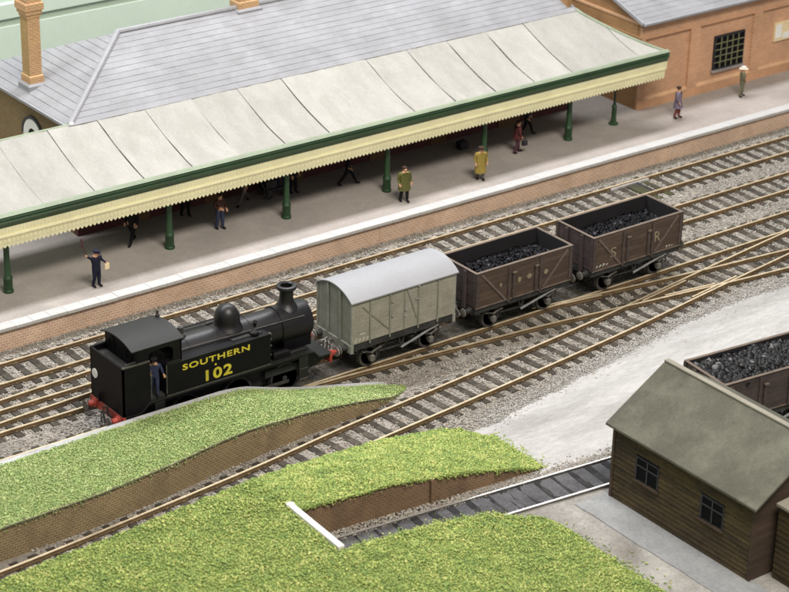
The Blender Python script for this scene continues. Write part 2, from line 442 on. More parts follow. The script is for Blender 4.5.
    def mesh(s, name, mats, off=None, inv=None, smooth=False, fix=True):
        me = bpy.data.meshes.new(name)
        vs = s.v
        if inv is not None:
            vs = [tuple(inv @ Vector(v)) for v in vs]
        me.from_pydata(vs, [], s.f)
        for mm in (mats if isinstance(mats, (list, tuple)) else [mats]):
            me.materials.append(MT[mm] if isinstance(mm, str) else mm)
        if any(s.m):
            me.polygons.foreach_set('material_index', s.m)
        if fix:
            bm = bmesh.new(); bm.from_mesh(me)
            bmesh.ops.recalc_face_normals(bm, faces=bm.faces)
            bm.to_mesh(me); bm.free()
        if smooth:
            me.polygons.foreach_set('use_smooth', [True] * len(me.polygons))
            try:
                me.set_sharp_from_angle(angle=math.radians(38))
            except Exception:
                pass
        me.update()
        return me


def root_of(o):
    while o.parent:
        o = o.parent
    return o


def link(name, me, parent=None, loc=None, rz=0.0):
    o = bpy.data.objects.new(name, me)
    C.objects.link(o)
    if parent:
        o.parent = parent
    if loc is not None:
        o.location = loc
    if rz:
        o.rotation_euler[2] = rz
    return o


def part(mb, name, mats, parent=None, world=True, smooth=False, fix=True):
    inv = None
    if parent is not None and world:
        inv = root_of(parent).matrix_basis.inverted()
    return link(name, mb.mesh(name, mats, inv=inv, smooth=smooth, fix=fix), parent)


def tag(o, label=None, cat=None, group=None, kind=None):
    if label: o['label'] = label
    if cat: o['category'] = cat
    if group: o['group'] = group
    if kind: o['kind'] = kind
    return o


def thing(name, label, cat, loc=(0, 0, 0), rz=0.0, group=None):
    o = bpy.data.objects.new(name, None)
    C.objects.link(o)
    o.empty_display_size = 0.2
    o.location = loc
    o.rotation_euler = (0, 0, rz)
    o.matrix_basis = Matrix.Translation(Vector(loc)) @ Matrix.Rotation(rz, 4, 'Z')
    return tag(o, label, cat, group)


def copy_tree(o, parent=None):
    c = o.copy()
    C.objects.link(c)
    if parent:
        c.parent = parent
    for ch in list(o.children):
        copy_tree(ch, c)
    return c


def structure(mb, name, mats, kind='structure', smooth=False):
    o = part(mb, name, mats, smooth=smooth)
    o['kind'] = kind
    return o


def text_mesh(body, size, xs=1.0, spacing=1.0, bold=0.0, depth=0.006):
    cu = bpy.data.curves.new('text', 'FONT')
    cu.body = body
    cu.size = size
    cu.space_character = spacing
    cu.offset = bold
    cu.extrude = depth
    cu.resolution_u = 4
    tmp = bpy.data.objects.new('text', cu)
    C.objects.link(tmp)
    dg = bpy.context.evaluated_depsgraph_get()
    me = bpy.data.meshes.new_from_object(tmp.evaluated_get(dg))
    bpy.data.objects.remove(tmp)
    me.transform(Matrix.Diagonal((xs, 1, 1, 1)))
    return me


def put_text(name, body, parent, x0, z0, y, height, width, material, bold=0.0, spacing=1.0):
    """upright lettering facing -y: bottom-left corner at (x0, z0), fitted to height and width (parent local)"""
    me = text_mesh(body, 1.0, 1.0, spacing, bold)
    co = np.zeros(len(me.vertices) * 3)
    me.vertices.foreach_get('co', co)
    co = co.reshape(-1, 3)
    mn, mx = co.min(0), co.max(0)
    sx, sz = width / (mx[0] - mn[0]), height / (mx[1] - mn[1])
    out = np.stack([(co[:, 0] - mn[0]) * sx + x0, y - co[:, 2], (co[:, 1] - mn[1]) * sz + z0], 1)
    me.vertices.foreach_set('co', out.ravel())
    me.materials.clear()
    me.materials.append(MT[material])
    me.update()
    return link(name, me, parent)


def bits(pts, size, flat=0.7, jit=0.35, seed=1, shape='octa'):
    """one mesh of many loose irregular lumps; pts (n,3), size (n,)"""
    r = np.random.default_rng(seed)
    base = np.array([(1, 0, 0), (-1, 0, 0), (0, 1, 0), (0, -1, 0), (0, 0, 1), (0, 0, -1)], float)
    fc = np.array([(0, 2, 4), (2, 1, 4), (1, 3, 4), (3, 0, 4), (2, 0, 5), (1, 2, 5), (3, 1, 5), (0, 3, 5)])
    if shape == 'flake':
        base = np.array([(1, 0, 0), (-.6, .8, 0), (-.6, -.8, 0), (0, 0, 1)], float)
        fc = np.array([(0, 1, 3), (1, 2, 3), (2, 0, 3), (0, 2, 1)])
    n, nv = len(pts), len(base)
    v = base[None] * (1 + r.uniform(-jit, jit, (n, nv, 1))) + r.uniform(-jit * .6, jit * .6, (n, nv, 3))
    ang = r.uniform(0, 2 * PI, n)
    tl = r.uniform(-.7, .7, n)
    c, s_ = np.cos(tl), np.sin(tl)
    y, z = v[..., 1] * c[:, None] - v[..., 2] * s_[:, None], v[..., 1] * s_[:, None] + v[..., 2] * c[:, None]
    v[..., 1], v[..., 2] = y, z * flat
    c, s_ = np.cos(ang), np.sin(ang)
    x, y = v[..., 0] * c[:, None] - v[..., 1] * s_[:, None], v[..., 0] * s_[:, None] + v[..., 1] * c[:, None]
    v[..., 0], v[..., 1] = x, y
    v = v * np.asarray(size)[:, None, None] + np.asarray(pts)[:, None, :]
    f = (fc[None] + (np.arange(n) * nv)[:, None, None]).reshape(-1, 3)
    me = bpy.data.meshes.new('bits')
    me.vertices.add(n * nv)
    me.vertices.foreach_set('co', v.ravel())
    me.loops.add(len(f) * 3)
    me.loops.foreach_set('vertex_index', f.ravel().astype(np.int32))
    me.polygons.add(len(f))
    me.polygons.foreach_set('loop_start', np.arange(0, len(f) * 3, 3, dtype=np.int32))
    me.polygons.foreach_set('loop_total', np.full(len(f), 3, dtype=np.int32))
    me.update(calc_edges=True)
    return me


def interp(x, pts):
    return float(np.interp(x, [p[0] for p in pts], [p[1] for p in pts]))


def smooth_line(pts, step=0.5):
    """Catmull-Rom through (x, y) knots, returned as dense polyline"""
    P = [np.array(p, float) for p in pts]
    out = []
    for i in range(len(P) - 1):
        p0, p1, p2, p3 = P[max(i - 1, 0)], P[i], P[i + 1], P[min(i + 2, len(P) - 1)]
        n = max(2, int(np.linalg.norm(p2 - p1) / step))
        for k in range(n):
            t = k / n
            out.append(0.5 * ((2 * p1) + (-p0 + p2) * t + (2 * p0 - 5 * p1 + 4 * p2 - p3) * t * t + (-p0 + 3 * p1 - 3 * p2 + p3) * t ** 3))
    out.append(P[-1])
    return np.array(out)


# ================================================================== THE SETTING
mb = MB().box(-90, 120, -90, 60, -1.6, -0.6)
structure(mb, 'ground', 'base')

# room wall behind the layout, with a set-back upper face resting on a ledge
mb = MB()
mb.prism([(31.0, -0.6), (31.0, 5.55), (31.16, 5.62), (31.16, 5.95), (30.9, 6.0), (30.9, 6.75), (31.1, 6.8), (31.1, 24), (32.2, 24), (32.2, -0.6)], 'x', -80, 110)
structure(mb, 'wall', 'backwall')

# ballast bed
G = 0.80            # half gauge
NX, NY = 150, 46
rows = []
for j in range(NY + 1):
    y = -7.6 + (16.6) * j / NY
    rw = []
    for i in range(NX + 1):
        x = -26 + 70 * i / NX
        z = -0.215 + 0.025 * noise.noise(Vector((x * .9, y * .9, 0))) + 0.02 * noise.noise(Vector((x * 3, y * 3, 4)))
        if y > 8.0: z += 0.10 * (y - 8.0)
        rw.append((x, y, z))
    rows.append(rw)
structure(MB().strip(rows), 'ballast_bed', 'ballast')

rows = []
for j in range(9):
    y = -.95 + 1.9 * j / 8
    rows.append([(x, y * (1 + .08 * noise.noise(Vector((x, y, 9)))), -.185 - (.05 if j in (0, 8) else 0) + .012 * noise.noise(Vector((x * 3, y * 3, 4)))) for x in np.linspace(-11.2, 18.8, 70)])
structure(MB().strip(rows), 'shaded_ballast_strip', 'shadebed')  # bed strip coloured dark to imitate the train's shade

# pale road and grey yard
road_edge = [(-1.5, -7.6), (1.9, -7.3), (4.0, -6.85), (6.3, -6.45), (8.6, -6.0), (11, -5.6), (14.5, -4.95), (18.4, -4.6), (22.5, -4.75), (27, -5.2), (34, -5.9), (60, -9)]
edge = smooth_line(road_edge, 0.35)
rows = [[], [], [], [], [], []]
for (x, y) in edge:
    w = 0.16 * noise.noise(Vector((x * 1.6, 0, 3))) + 0.10 * noise.noise(Vector((x * 5, 0, 8)))
    yb = -11.67 - 0.106 * (x + 7.86) + 1.15
    for k, t in enumerate((0, .06, .25, .5, .75, 1)):
        yy = (y + w) * (1 - t) + yb * t
        zz = -0.195 + (0.03 if 0 < t else -0.03) + 0.012 * noise.noise(Vector((x, yy, 1)))
        rows[k].append((x, yy, zz))
structure(MB().strip(rows), 'road', 'road')

rows = []
for j in range(20):
    y = -11.0 - 20 * j / 19
    rows.append([(x, y, -0.175 + 0.012 * noise.noise(Vector((x * .8, y * .8, 7)))) for x in np.linspace(-9, 40, 50)])
structure(MB().strip(rows), 'yard', 'yard')
mb = MB()
rws = [[], []]
for y in np.linspace(-13.9, -24, 24):
    w = 0.35 + 0.12 * noise.noise(Vector((0, y * .9, 2)))
    rws[0].append((2.2 - 1.05 - w * .6, y, -0.150)); rws[1].append((2.6, y, -0.150))
structure(mb.strip(rws), 'shaded_pavement', 'yard2')  # paving strip along the hut, its shadow painted in as colour


# ------------------------------------------------------------------ tracks
mask_res = 0.05
MX0, MY0 = -26.0, -16.0
mask = np.zeros((int(70 / mask_res), int(26 / mask_res)), bool)


def mark(cx, cy, ux, uy, hl, hw):
    """sleeper footprint: centre, unit vector across the track, half length, half width"""
    n1, n2 = int(hl * 2 / mask_res) + 1, int(hw * 2 / mask_res) + 1
    a = np.linspace(-hl, hl, n1)[:, None]
    b = np.linspace(-hw, hw, n2)[None, :]
    X = cx + ux * a - uy * b
    Y = cy + uy * a + ux * b
    i = ((X - MX0) / mask_res).astype(int).ravel()
    j = ((Y - MY0) / mask_res).astype(int).ravel()
    ok = (i >= 0) & (i < mask.shape[0]) & (j >= 0) & (j < mask.shape[1])
    mask[i[ok], j[ok]] = True


sleeper_me = {}


def sleeper_mesh(length, material='sleeper'):
    key = (round(length, 2), material)
    if key not in sleeper_me:
        mb = MB().box(-0.165, 0.165, -length / 2, length / 2, -0.30, -0.160, bev=0.02)
        sleeper_me[key] = mb.mesh('sleeper', material)
    return sleeper_me[key]


# rail section (offset across, height): foot, web, head; the head's top is bright
RAILSEC = [(-.075, -.165), (.075, -.165), (.075, -.135), (.022, -.115), (.022, -.055), (.036, -.04), (.036, 0), (-.036, 0), (-.036, -.04), (-.022, -.055), (-.022, -.115), (-.075, -.135)]


def rail_mb(line, off, z=0.0, top=1):
    """rail following a polyline at sideways offset"""
    mb = MB()
    rings = []
    for i, p in enumerate(line):
        a, b = line[max(i - 1, 0)], line[min(i + 1, len(line) - 1)]
        d = (b - a) / np.linalg.norm(b - a)
        nrm = np.array([-d[1], d[0]])
        rings.append([(p[0] + nrm[0] * (off + u), p[1] + nrm[1] * (off + u), z + h) for u, h in RAILSEC])
    n = len(RAILSEC)
    for rg in rings:
        mb.v += rg
    for i in range(len(rings) - 1):
        for k in range(n):
            j = (k + 1) % n
            mb.f.append((i * n + k, i * n + j, (i + 1) * n + j, (i + 1) * n + k))
            mb.m.append(1 if k in (5, 6, 7) else 0)
    mb.f.append(tuple(range(n))); mb.m.append(0)
    e = (len(rings) - 1) * n
    mb.f.append(tuple(e + k for k in range(n))[::-1]); mb.m.append(0)
    return mb


def track(label, line, group='railway tracks', spacing=0.78, sl=2.55, dz=0.0, skip=None, special=None, chairs=True,
          rails=None, topmat='rail_top', phase=0.0, sleeper_mat='sleeper', rail_z=None):
    """rails, sleepers and rail chairs along a polyline (x, y)"""
    c = line[len(line) // 2]
    t = thing('railway_track', label, 'railway track', (c[0], c[1], 0), 0, group)
    for (off, a, b) in (rails or [(G, None, None), (-G, None, None)]):
        ln = line
        if a is not None: ln = np.array([p for p in ln if p[0] >= a])
        if b is not None: ln = np.array([p for p in ln if p[0] <= b])
        part(rail_mb(ln, off, dz * 0.3 if rail_z is None else rail_z), 'rail', ['rail_side' if topmat == 'rail_top' else 'siding_side', topmat], t)
    d = np.concatenate([[0], np.cumsum(np.linalg.norm(np.diff(line, axis=0), axis=1))])
    ch = MB()
    s_ = spacing * (0.4 + phase)
    while s_ < d[-1]:
        i = min(np.searchsorted(d, s_), len(line) - 1)
        i = max(i, 1)
        u = (s_ - d[i - 1]) / (d[i] - d[i - 1])
        p = line[i - 1] * (1 - u) + line[i] * u
        dr = (line[i] - line[i - 1]); dr = dr / np.linalg.norm(dr)
        nr = np.array([-dr[1], dr[0]])
        s_ += spacing * random.uniform(.96, 1.04)
        if skip and skip(p[0]):
            continue
        L, sh, mm = sl, 0.0, sleeper_mat
        if special:
            r_ = special(p[0])
            if r_: L, sh, mm = r_
        q = p + nr * sh
        o = link('sleeper', sleeper_mesh(L, mm), t, (q[0] - c[0], q[1] - c[1], dz + random.uniform(-.012, .006)), math.atan2(dr[1], dr[0]) + random.uniform(-.012, .012))
        mark(q[0], q[1], nr[0], nr[1], L / 2 - .02, 0.155)
        if chairs:
            for off in (G, -G):
                for e in (.095, -.095):
                    w = p + nr * (off + e)
                    ch.box(w[0] - .055, w[0] + .055, w[1] - .035, w[1] + .035, -.17, -.115)
    if chairs:
        o = part(ch, 'rail_chair', 'rail_side', t)
        o['kind'] = 'stuff'
    for off in (G, -G):
        for i in range(1, len(line)):
            a, b = line[i - 1], line[i]
            dr = (b - a) / np.linalg.norm(b - a); nr = np.array([-dr[1], dr[0]])
            m_ = (a + b) / 2 + nr * off
            mark(m_[0], m_[1], nr[0], nr[1], .07, np.linalg.norm(b - a) / 2)
    return t


XA, XB = -24.0, 44.0
straight = lambda y: np.array([(x, y) for x in np.linspace(XA, XB, 80)])
YA, YB = 7.08, 3.52
D_line = smooth_line([(-26, -7.25), (-18, -6.85), (-12, -6.35), (-7, -5.85), (-2.5, -5.25), (2.3, -4.76), (8, -4.16), (13, -3.55), (18, -2.80), (22, -2.22), (26, -1.66), (30, -1.12), (35, -.5), (40, -0.1), (44, 0)], .6)
L_line = smooth_line([(-6, 0), (-1.8, -.12), (2, -.40), (5.4, -.78), (9.5, -1.20), (12.5, -1.62), (15, -1.98), (19.5, -2.62), (24, -3.16), (30, -4.0), (37, -5.1), (44, -6.3)], .6)
X_line = smooth_line([(-26, 3.55), (-19, 3.75), (-13.2, 4.24), (-8.6, 4.50), (-4, 4.85), (0, 5.2), (4, 5.8), (8, 6.4), (12, 6.9), (15, 7.08)], .6)
Dy = lambda x: float(np.interp(x, D_line[:, 0], D_line[:, 1]))
Ly = lambda x: float(np.interp(x, L_line[:, 0], L_line[:, 1]))
Xy = lambda x: float(np.interp(x, X_line[:, 0], X_line[:, 1]))


def spA(x):
    if 23.2 < x < 24.9: return (2.75, 0.0, 'mossy')
    if 5 < x < 12: return (3.2, -(0.3), 'sleeper')


def spB(x):
    if -22 < x < -6:
        e = Xy(x) - YB
        return (2.55 + e, e / 2, 'sleeper')


def spC(x):
    if -4 < x < 13:
        e = -Ly(x)
        return (2.55 + e, -e / 2, 'sleeper')
    if x > 27:
        e = max(0, -Dy(x))
        return (2.55 + e, -e / 2, 'sleeper')


track('straight golden railway track running beside the brick platform wall', straight(YA), special=spA)
track('straight golden railway track second from the platform, behind the train', straight(YB), special=spB, phase=.3)
track('straight railway track carrying the black locomotive and its three wagons', straight(0.0), special=spC, phase=.6)
track('railway track in front of the train curving past both grass banks', D_line, skip=lambda x: x > 27.5, phase=.2, dz=-.004)
track('branch track leaving the train line and crossing the front track at right', L_line, group='diverging tracks', skip=lambda x: x < 12.6 or 17 < x < 21.5, dz=-.009,
      rails=[(G, 9.6, None), (-G, -2.5, None)])
track('crossover track slanting behind the locomotive towards the platform line', X_line, group='diverging tracks', skip=lambda x: x < -6.2 or x > 3, dz=-.007, rails=[(G, None, 3), (-G, None, 8)])

# check rails and wing rails of the crossing, each a bar of rail lying beside its running rail
ck = thing('check_rail', 'pale check rails set inside the crossing of the two front tracks', 'check rail', (17.5, -2.6, 0))
for (ln, off, a, b) in ((D_line, G - .16, 14.6, 18.2), (D_line, -G + .16, 16.8, 20.6), (L_line, G - .16, 10.6, 14.2), (L_line, -G + .16, 15.6, 19.4), (straight(0), G - .16, 8, 12)):
    seg = np.array([p for p in ln if a <= p[0] <= b])
    part(rail_mb(seg, off, -.004), 'rail', ['rail_side', 'rail_top'], ck)

# the mossy board and bright magnet strip between the rails of the platform line
mo = thing('track_magnet', 'dark mossy plate with a bright strip inside the platform line', 'track fitting', (24.3, YA, -.1))
part(MB().box(23.35, 24.0, YA - .62, YA + .55, -.17, -.085, bev=.02), 'board', 'mossy', mo)
part(MB().box(24.02, 24.18, YA - .66, YA + .62, -.17, -.07, bev=.02), 'edge_strip', 'leather', mo)
part(MB().box(22.4, 24.9, YA + .60, YA + .70, -.16, -.03, bev=.02), 'bright_strip', 'steel_rail', mo)

# siding E with its bed of ash
E_line = np.array([(x, -11.67 - 0.106 * (x + 7.86)) for x in np.linspace(-8.9, 44, 60)])
Ey = lambda x: -11.67 - 0.106 * (x + 7.86)
track('siding with bright rails in dark ash ending at the white stop beam', E_line, dz=.052, chairs=False, sleeper_mat='tarred', rail_z=-.055, topmat='steel_rail', sl=1.45)
rows = [[], [], [], [], []]
for x in np.linspace(-9.0, 44, 130):
    for k, o_ in enumerate((-.70, -.35, 0, .35, .70)):
        z = -.122 + .03 * math.sin((x) * 2 * PI / .78 + 1) * (0.4 if abs(o_) > .5 else 1) + .035 * noise.noise(Vector((x * 3, o_ * 3, 0)))
        rows[k].append((x, Ey(x) + o_, z))
structure(MB().strip(rows), 'ash_bed', 'ash', smooth=True)


# ------------------------------------------------------------------ grass banks
def kerb_h(x):
    return interp(x, [(-30, 1.33), (-16, 1.33), (-10, 1.38), (-6.4, 1.36), (-5.4, 1.24), (-4.66, 1.0), (-3.6, .66), (-2.74, .43), (-2.0, .29), (-.9, .10), (.2, -.04), (1.2, -.16)])


def kerb_y(x):
    return interp(x, [(-30, -1.40), (-3, -1.46), (-1, -1.68), (.6, -2.05), (1.6, -2.5)])


def bank_y(x):
    return interp(x, [(-30, -5.45), (-18, -5.2), (-14, -5.12), (-10.8, -4.72), (-8.5, -4.36), (-6.9, -4.2), (-4.4, -3.92), (-3, -3.85), (-1, -3.75), (.2, -3.55), (1.2, -3.2), (1.6, -2.9)])


def bank_h(x):
    return interp(x, [(-30, 1.05), (-14, 1.05), (-10.8, 1.0), (-7, 1.04), (-4.4, .76), (-3, .62), (-1, .30), (.4, -.10), (1.4, -.2)])


def bank_z(x, t):
    """surface between kerb (t=0) and wall top (t=1)"""
    h = kerb_h(x) * (1 - t) + bank_h(x) * t
    env = math.sin(PI * min(1, max(0, t)))
    return h + .05 * env * noise.noise(Vector((x * .9, t * 4, 0))) + .04 * env


rows = []
NT_ = 14
xs = np.linspace(-28, 1.5, 110)
for k in range(NT_ + 1):
    t = k / NT_
    rows.append([(x, (kerb_y(x) - .28) * (1 - t) + bank_y(x) * t, bank_z(x, t)) for x in xs])
structure(MB().strip(rows), 'grass_bank', 'turf')

# concrete kerb along the top of the bank, beside the train
mb = MB()
ks = np.linspace(-28, .9, 90)
rr_ = [[], [], [], []]
for x in ks:
    y, h = kerb_y(x), kerb_h(x)
    rr_[0].append((x, y, -.5)); rr_[1].append((x, y, h + .03)); rr_[2].append((x, y - .30, h + .03)); rr_[3].append((x, y - .30, h - .3))
mb.strip(rr_)
o = part(mb, 'kerb', 'kerb')
tag(o, 'pale concrete kerb along the grass bank beside the locomotive', 'kerb')

# brick retaining wall below the bank, in front of the curving track
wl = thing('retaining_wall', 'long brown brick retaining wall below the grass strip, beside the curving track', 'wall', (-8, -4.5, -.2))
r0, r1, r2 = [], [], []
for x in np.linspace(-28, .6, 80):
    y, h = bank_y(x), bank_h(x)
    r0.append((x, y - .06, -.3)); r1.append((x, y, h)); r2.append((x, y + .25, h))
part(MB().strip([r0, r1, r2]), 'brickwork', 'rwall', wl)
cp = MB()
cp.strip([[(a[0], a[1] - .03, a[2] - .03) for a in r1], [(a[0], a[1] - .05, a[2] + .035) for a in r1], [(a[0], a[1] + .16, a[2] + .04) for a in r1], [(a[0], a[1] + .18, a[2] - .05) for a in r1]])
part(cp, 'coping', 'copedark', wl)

# the big mound in front: D-track edge to the cutting of the siding, running on to the foreground
def m_top(x):   # y of the edge beside the curving track
    return interp(x, [(-32, -8.9), (-20, -8.25), (-17, -8.05), (-14.5, -7.95), (-11.3, -7.55), (-8.6, -7.45), (-5.2, -7.0), (-2.6, -6.85), (0, -6.75), (1.0, -7.1), (1.7, -8.3)])


def m_toph(x):
    return interp(x, [(-32, 1.1), (-14, 1.15), (-11, 1.08), (-8.6, 1.12), (-5.2, .74), (-2.6, .45), (0, .0), (1.0, -.1), (1.8, -.18)])


def cut_y(x):
    return interp(x, [(-9.2, -10.14), (-4.6, -10.62), (-2, -10.9), (1.2, -11.2), (1.8, -11.2)])


def cut_h(x):
    return interp(x, [(-9.2, 1.12), (-7.4, 1.10), (-6, 1.06), (-5, 1.08), (-3.3, .82), (-1.4, .60), (0, .28), (1.1, .0), (1.8, -.16)])


MOUND = []  # sampled surface for the flock


def fg_edge_y(x):
    """back edge of the foreground grass beside the siding"""
    return interp(x, [(-9.2, -13.15), (-6.5, -13.05), (-4, -13.0), (-2.3, -13.45), (-.7, -14.9)])


XS = -9.12   # the stop beam's line: turf to its left, the sunken siding to its right


def lawn_h(x, y):
    """gentle fall of the foreground grass to the right and towards the photographer"""
    left = 1.10 - .55 * min(1, max(0, (-13.5 - y) / 9))
    right = interp(x, [(XS, 1.02), (-6.5, .70), (-4, .40), (-2.3, .24), (-.6, .20)])
    w = min(1, max(0, (x + 12) / 3.5)); w = w * w * (3 - 2 * w)
    return min(left, left * (1 - w) + right * w + .06)


def mound_z(x, y):
    yt = m_top(x)
    nz = .06 * noise.noise(Vector((x * .8, y * .8, 2))) + .05 * noise.noise(Vector((x * 2.1, y * 2.1, 5)))
    if x > XS:
        t = (yt - y) / (yt - cut_y(x))
        h = m_toph(x) * (1 - t) + cut_h(x) * t
        return h + .14 * math.sin(PI * min(1, max(0, t))) * min(1, max(0, (1.6 - x) / 4)) + nz
    h = m_toph(x)
    t = min(1, max(0, (yt - y) / 3.0))
    f = math.exp(-((XS - x) / 2.5) ** 2)
    t2 = (yt - y) / (yt + 10.14)
    return h * (1 - t) + lawn_h(x, y) * t + nz + .14 * f * math.sin(PI * min(1, max(0, t2)))


def fg_z(x, y):
    """foreground lawn south of the siding"""
    ex = -.75 + .10 * noise.noise(Vector((0, y * .6, 0)))
    if x > ex or y > fg_edge_y(x): return None
    d = (ex - x) if y < -14.6 else 9
    return lawn_h(x, y) * math.sqrt(min(1, .15 + d / 1.1)) + .06 * noise.noise(Vector((x * .8, y * .8, 2))) + .05 * noise.noise(Vector((x * 2.1, y * 2.1, 5)))


mb = MB()
rows = []
for x in np.linspace(XS, 1.75, 42):
    rows.append([(x, y, mound_z(x + 1e-4, y)) for y in [m_top(x) * (1 - t) + cut_y(x) * t for t in np.linspace(0, 1, 14)]])
mb.strip(rows)
mb.strip([[r_[0] for r_ in rows], [(r_[0][0], r_[0][1] + .25, -.3) for r_ in rows]])
rows = []
for x in np.linspace(-34, XS, 60):
    rows.append([(x, y, mound_z(x - 1e-4, y)) for y in [m_top(x) * (1 - t) - 30 * t for t in np.linspace(0, 1, 50)]])
mb.strip(rows)
mb.strip([[r_[0] for r_ in rows], [(r_[0][0], r_[0][1] + .25, -.3) for r_ in rows]])
rows = []
for x in np.linspace(XS, -.75, 40):
    rw = []
    ys = fg_edge_y(x)
    for t in np.linspace(0, 1, 40):
        y = ys * (1 - t) - 30 * t - .002
        xx = min(x, -.75 + .10 * noise.noise(Vector((0, y * .6, 0))) - .001)
        rw.append((xx, y, fg_z(xx, y) or 0))
    rows.append([(rw[0][0], rw[0][1] + .06, -.3)] + rw)
rows.append([(p[0] + .08, p[1], -.2) for p in rows[-1]])
mb.strip(rows)
structure(mb, 'grass_mound', 'turf')

# flock: loose tufts on all the turf
def flock(n, x0, x1, y0, y1, zf, seed, smin, smax, name, material, density=None):
    r = np.random.default_rng(seed)
    P, S_ = [], []
    while len(P) < n:
        x, y = r.uniform(x0, x1), r.uniform(y0, y1)
        z = zf(x, y)
        if z is None: continue
        P.append((x, y, z + r.uniform(-.02, .05))); S_.append(r.uniform(smin, smax) * (1.5 if r.random() < .06 else 1))
    return P, S_


def strip_zf(x, y):
    a, b = kerb_y(x) - .30, bank_y(x) + .05
    if not (b <= y <= a): return None
    return bank_z(x, (a - y) / (a - b))


def mound_zf(x, y):
    if y > m_top(x) + .02: return None
    if x > XS:
        if y > cut_y(x): return mound_z(x, y)
        return fg_z(x, y)
    return mound_z(x, y)


P1, S1 = flock(80000, -20, 1.2, -5.4, -1.6, strip_zf, 3, .016, .048, 'grass', 'grass2')
me = bits(np.array(P1), np.array(S1), .7, .5, 4, 'flake')
me.materials.append(MT['grass2'])
tag(link('grass', me), 'fine pale green grass on the strip beside the locomotive', 'grass', kind='stuff')
P2, S2 = flock(60000, XS, 1.75, -11.6, -6.6, lambda x, y: mound_zf(x, y) if y > -11.6 else None, 5, .02, .062, 'grass', 'grass')
P3, S3 = flock(150000, -21, -.4, -22, -7.0, lambda x, y: mound_zf(x, y) if (x < XS or y < -12) else None, 6, .02, .062, 'grass', 'grass')
me = bits(np.array(P2 + P3), np.array(S2 + S3), .7, .5, 7, 'flake')
me.materials.append(MT['grass'])
tag(link('grass', me), 'bright lime green grass covering the mound around the siding', 'grass', kind='stuff')

# ragged edges: tufts spilling past the turf on to the yard, the ballast and over the wall tops
def spill(n, seed, fn):
    r = np.random.default_rng(seed)
    return [fn(r) for _ in range(n)]


def e_yard(r):
    y = r.uniform(-22, -14.7)
    return (-.75 + r.exponential(.22) - .05, y, -.15)


def e_sid(r):
    x = r.uniform(-8.8, -.8)
    return (x, fg_edge_y(x) + r.exponential(.10) - .03, fg_z(x, fg_edge_y(x) - .05) or .1)


def e_cut(r):
    x = r.uniform(-8.9, 1.5)
    d = r.exponential(.022)
    return (x, cut_y(x) - d + .03, cut_h(x) - d * 1.2 + .03)


def e_end(r):
    t = r.uniform(0, 1)
    x = 1.72 + r.exponential(.12)
    return (x, -8.0 * (1 - t) - 11.2 * t, -.165)


def e_trk(r):
    x = r.uniform(-20, 1.6)
    d = r.exponential(.10)
    return (x, m_top(x) + d + .02, max(-.19, m_toph(x) - d * 4))


def e_bank(r):
    x = r.uniform(-20, .8)
    d = r.exponential(.035)
    return (x, bank_y(x) - d + .04, bank_h(x) + .05 - d)


def e_kerb(r):
    x = r.uniform(-20, .8)
    return (x, kerb_y(x) - .30 + r.exponential(.03), kerb_h(x) + .035)


EP = spill(900, 41, e_yard) + spill(700, 42, e_sid) + spill(1500, 43, e_cut) + spill(500, 44, e_end) + spill(2600, 45, e_trk)
me = bits(np.array(EP), rng.uniform(.022, .065, len(EP)), .7, .5, 46, 'flake')
me.materials.append(MT['grass'])
tag(link('grass', me), 'loose grass tufts along the ragged edges of the turf', 'grass', kind='stuff')
EP = spill(2000, 47, e_bank) + spill(900, 48, e_kerb)
me = bits(np.array(EP), rng.uniform(.02, .05, len(EP)), .7, .5, 49, 'flake')
me.materials.append(MT['grass2'])
tag(link('grass', me), 'short grass hanging over the long brick wall and kerb', 'grass', kind='stuff')

# cutting wall above the siding
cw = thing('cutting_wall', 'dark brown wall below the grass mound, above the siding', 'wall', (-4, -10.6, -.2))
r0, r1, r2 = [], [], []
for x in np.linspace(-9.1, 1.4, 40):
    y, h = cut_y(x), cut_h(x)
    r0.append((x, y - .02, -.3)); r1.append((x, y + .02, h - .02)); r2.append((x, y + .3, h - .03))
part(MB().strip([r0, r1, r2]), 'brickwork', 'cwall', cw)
r3 = [(-9.06, -10.1, 1.02), (-9.06, -11.5, 1.02), (-9.06, -13.2, 1.0)]
part(MB().strip([[(p[0], p[1], -.3) for p in r3], r3, [(p[0] - .2, p[1], p[2]) for p in r3]]), 'end_wall', 'cwall', cw)
part(MB().box(-3.42, -3.30, -10.86, -10.74, -.3, .84, bev=.01), 'pilaster', 'cwall', cw)

# white stop beam across the end of the siding
bs = thing('buffer_stop', 'white wooden stop beam across the end of the siding', 'buffer stop', (-9, -11.5, 0), 0)
pA, pB = Vector((-8.98, -9.86, 1.10)), Vector((-9.14, -13.12, 1.10))
part(MB().bar(pA, pB, .24, .26), 'beam', 'stopbeam', bs)
part(MB().tube([pA + Vector((0, .05, -.35)), pA + Vector((0, .05, .15))], .15, 10), 'post', 'stopbeam', bs)
for k in (.38, .85):
    q = pA.lerp(pB, k)
    part(MB().box(q.x + .07, q.x + .2, q.y - .08, q.y + .08, -.2, q.z - .05), 'post', 'stopbeam', bs)

